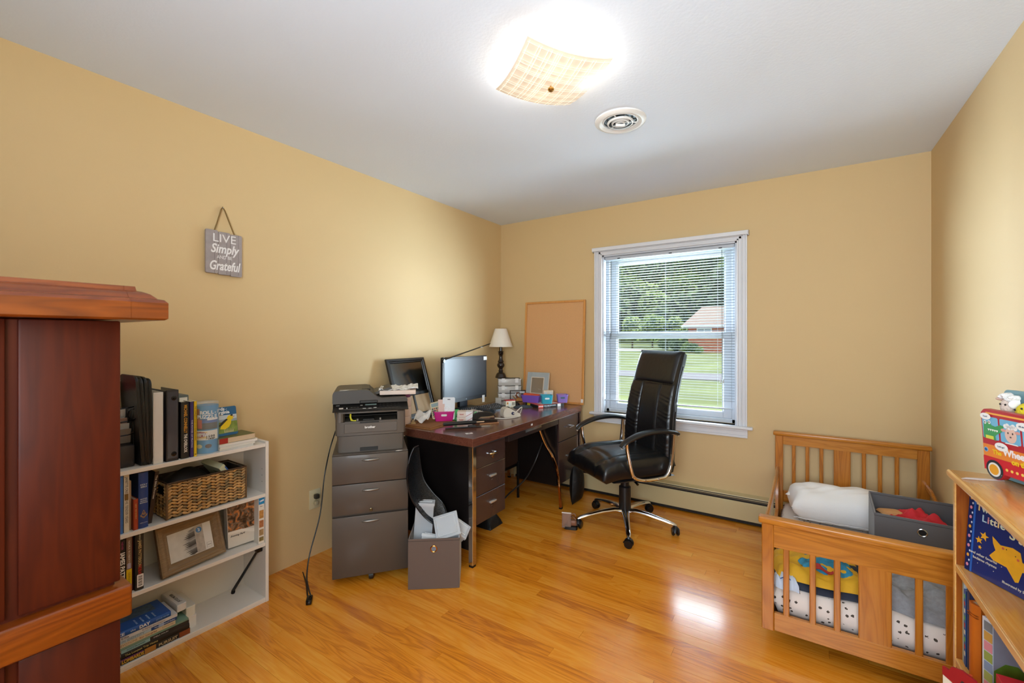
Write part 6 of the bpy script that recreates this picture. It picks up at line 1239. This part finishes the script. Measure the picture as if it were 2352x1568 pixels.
# ================================================================ OUTSIDE
gp = [(.3, -.95), (6, -.95), (16, -1.0), (24, -1.0), (30, -.95), (45, -.55), (60, -.15), (75, .6), (90, 4), (110, 13), (130, 22), (150, 28), (170, 30)]
def gz_(y, x=0):
    for (a, b), (c, d) in zip(gp, gp[1:]):
        if a <= y <= c: return b+(d-b)*(y-a)/(c-a)
    return gp[-1][1]
lawn = mat('#858f5c', .95, var=.25, vscale=.4)
def side(x, y): return max(0, (-x-4-y*.10))*.05 if y > 30 else 0
o = MB().grid(lambda u, v: Vector((-130+220*u, .3+169*v, gz_(.3+169*v)+0)), 40, 90).build('lawn_ground', lawn, smooth=60); o['kind'] = 'structure'
o = MB().grid(lambda u, v: Vector((-70+130*u, 22.0+4.2*v, gz_(22+4.2*v)+.03)), 2, 6).build('street_path', mat('#8e8a90', .9), smooth=0); o['kind'] = 'structure'
o = MB().grid(lambda u, v: Vector((-9.0-7*v-10*u, 50+8*u, gz_(50+8*u)+.06)), 8, 2).build('driveway_path', mat('#b5aca6', .9), smooth=0); o['kind'] = 'structure'
# brick house
hx, hy = -8.3, 50.0; hz = gz_(50)-.1
ho = thing('brick_house', 'low red brick house with pale pinkish roof across the street', 'house', (hx, hy, hz), 6)
brk = mat('#b06a54', .9, var=.15, vscale=3)
mb = MB().box(0, 12, 0, 7, 0, 3.2); mb.build('brick_wall', brk, ho)
MB().prism([(-.7, 3.2), (12.7, 3.2), (10.5, 5.3), (1.5, 5.3)], -.6, 7.6, M=XZ).build('roof', mat('#d3b6b0', .8, var=.06, vscale=4), ho)
MB().box(-.72, 12.72, -.66, -.58, 3.05, 3.27).build('gutter', mat('#dfe0e4', .5), ho)
for x0, x1 in ((.9, 2.5), (4.2, 5.8), (8, 9.6)):
    wn = MB().box(x0, x1, -.06, .0, 2.0, 2.95, .02).build('window', mat('#e6e9ef', .5), ho)
    MB().box(x0+.12, (x0+x1)/2-.04, -.08, -.055, 2.12, 2.83).build('pane', mat('#8b99a8', .15), wn); MB().box((x0+x1)/2+.04, x1-.12, -.08, -.055, 2.12, 2.83).build('pane', mat('#8b99a8', .15), wn)
# mailbox post
mp_ = thing('yard_lamp_post', 'small dark yard lamp on a post at the right of the lawn', 'lamp post', (-.35, 20.5, gz_(20.5)))
MB().cyl((0, 0, 0), (0, 0, 1.55), .04, seg=8).build('post', mat('#5c5a58', .6), mp_); MB().box(-.16, .16, -.16, .16, 1.55, 1.85, .03).box(-.24, .24, -.24, .24, 1.85, 1.93, .02).build('lantern', mat('#4a4c55', .5), mp_)
# trees: a few crown meshes shared by many trees
rt = random.Random(21)
leafcols = [mat(h, .75, var=.30, vscale=.8) for h in ('#7d9250', '#8ea45a', '#5f7348', '#52664a', '#9cae66')]
def crown(seed, rad, hgt, n, leaf, base=1.2):
    r_ = random.Random(seed); V = []; Fc_ = []
    blobs = [(r_.uniform(-.55, .55)*rad, r_.uniform(-.55, .55)*rad, base+hgt*r_.uniform(.18, .88), rad*r_.uniform(.30, .55)) for _ in range(16)]
    for i in range(n):
        bx, by, bz_, br_ = blobs[i % 16]; th = r_.uniform(0, 6.283); ph = math.acos(r_.uniform(-1, 1)); rr2 = br_*r_.uniform(.75, 1.05)
        c_ = Vector((bx+rr2*math.sin(ph)*math.cos(th), by+rr2*math.sin(ph)*math.sin(th), bz_+rr2*math.cos(ph)))
        a_ = Vector((r_.gauss(0, 1), r_.gauss(0, 1), r_.gauss(0, 1))).normalized(); b_ = a_.orthogonal().normalized(); s_ = leaf*r_.uniform(.6, 1.3); k = len(V)
        V += [c_+a_*s_, c_+b_*s_*.6, c_-a_*s_, c_-b_*s_*.6]; Fc_.append((k, k+1, k+2, k+3))
    me = bpy.data.meshes.new('crown'); me.from_pydata([tuple(v) for v in V], [], Fc_); return me, blobs
protos = []
for k in range(5):
    me, blobs = crown(k, 3.3, 6.5, 2600, .30); me.materials.append(leafcols[k]); mb = MB()
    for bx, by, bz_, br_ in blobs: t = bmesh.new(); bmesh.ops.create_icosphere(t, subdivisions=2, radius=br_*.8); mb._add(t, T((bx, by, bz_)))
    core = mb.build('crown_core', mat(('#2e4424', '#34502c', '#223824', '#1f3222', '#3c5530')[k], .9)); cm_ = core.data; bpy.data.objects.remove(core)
    tk_ = MB().tube([(0, 0, 0), (.1, 0, 2.2), (0, .1, 4.2)], [.22, .17, .10], 7).build('trunk', mat('#4a3a2c', .9)); tm_ = tk_.data; bpy.data.objects.remove(tk_); protos.append((me, cm_, tm_))
def tree(name, label, x, y, s, k, group, dz=0, trunk=True):
    o = thing(name, label, 'tree' if trunk else 'bush', (x, y, gz_(y)+dz), rt.uniform(0, 360), group=group); o.scale = (s, s, s*rt.uniform(.85, 1.15))
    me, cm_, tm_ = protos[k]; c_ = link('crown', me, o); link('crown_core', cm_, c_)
    if trunk: link('trunk', tm_, o)
    return o
for r_ in range(7):
    y0 = 72+r_*12; x = -62-.3*r_*8
    while x < 14+r_*3:
        k = rt.choice((0, 1, 1, 2, 3, 4)) if r_ > 1 else rt.choice((2, 3, 3, 0)); tree('hillside_tree', '%s tree in the %s of the wooded hillside behind the lawn' % (('bright leafy green', 'light yellow-green', 'mid green', 'dark bluish green', 'palest green')[k], ('front row', 'second row', 'lower middle', 'middle', 'upper middle', 'upper part', 'top row')[r_]), x+rt.uniform(-1.5, 1.5), y0+rt.uniform(-3, 3), rt.uniform(1.0, 1.5), k, 'trees covering the wooded hillside', dz=-1.0)
        x += rt.uniform(4.6, 6.2)
for x, y, s, k in ((-17.5, 58, .62, 4), (-15.2, 60, .55, 1), (-12.5, 62, .5, 4)): tree('garden_tree', 'light green young tree, %s of three at the edge of the lawn' % {-17.5: 'leftmost', -15.2: 'middle one', -12.5: 'rightmost'}[x], x, y, s, k, 'young trees on the lawn edge')
for x, y, s, k in ((-10.5, 53, .22, 2), (-9.9, 52.4, .20, 3), (-9.2, 51.6, .22, 2), (-8.4, 49.4, .2, 0), (-7.7, 49.1, .2, 2), (-10.9, 54, .24, 3), (-12.4, 55, .22, 2), (-6.9, 49.0, .15, 0)): tree('round_bush', 'dark green garden bush, %s from the left in the row before the brick house' % {-12.4: 'first', -10.9: 'second', -10.5: 'third', -9.9: 'fourth', -9.2: 'fifth', -8.4: 'sixth', -7.7: 'seventh', -6.9: 'last'}[x], x, y, s, k, 'bushes beside the brick house', dz=-.35, trunk=False)
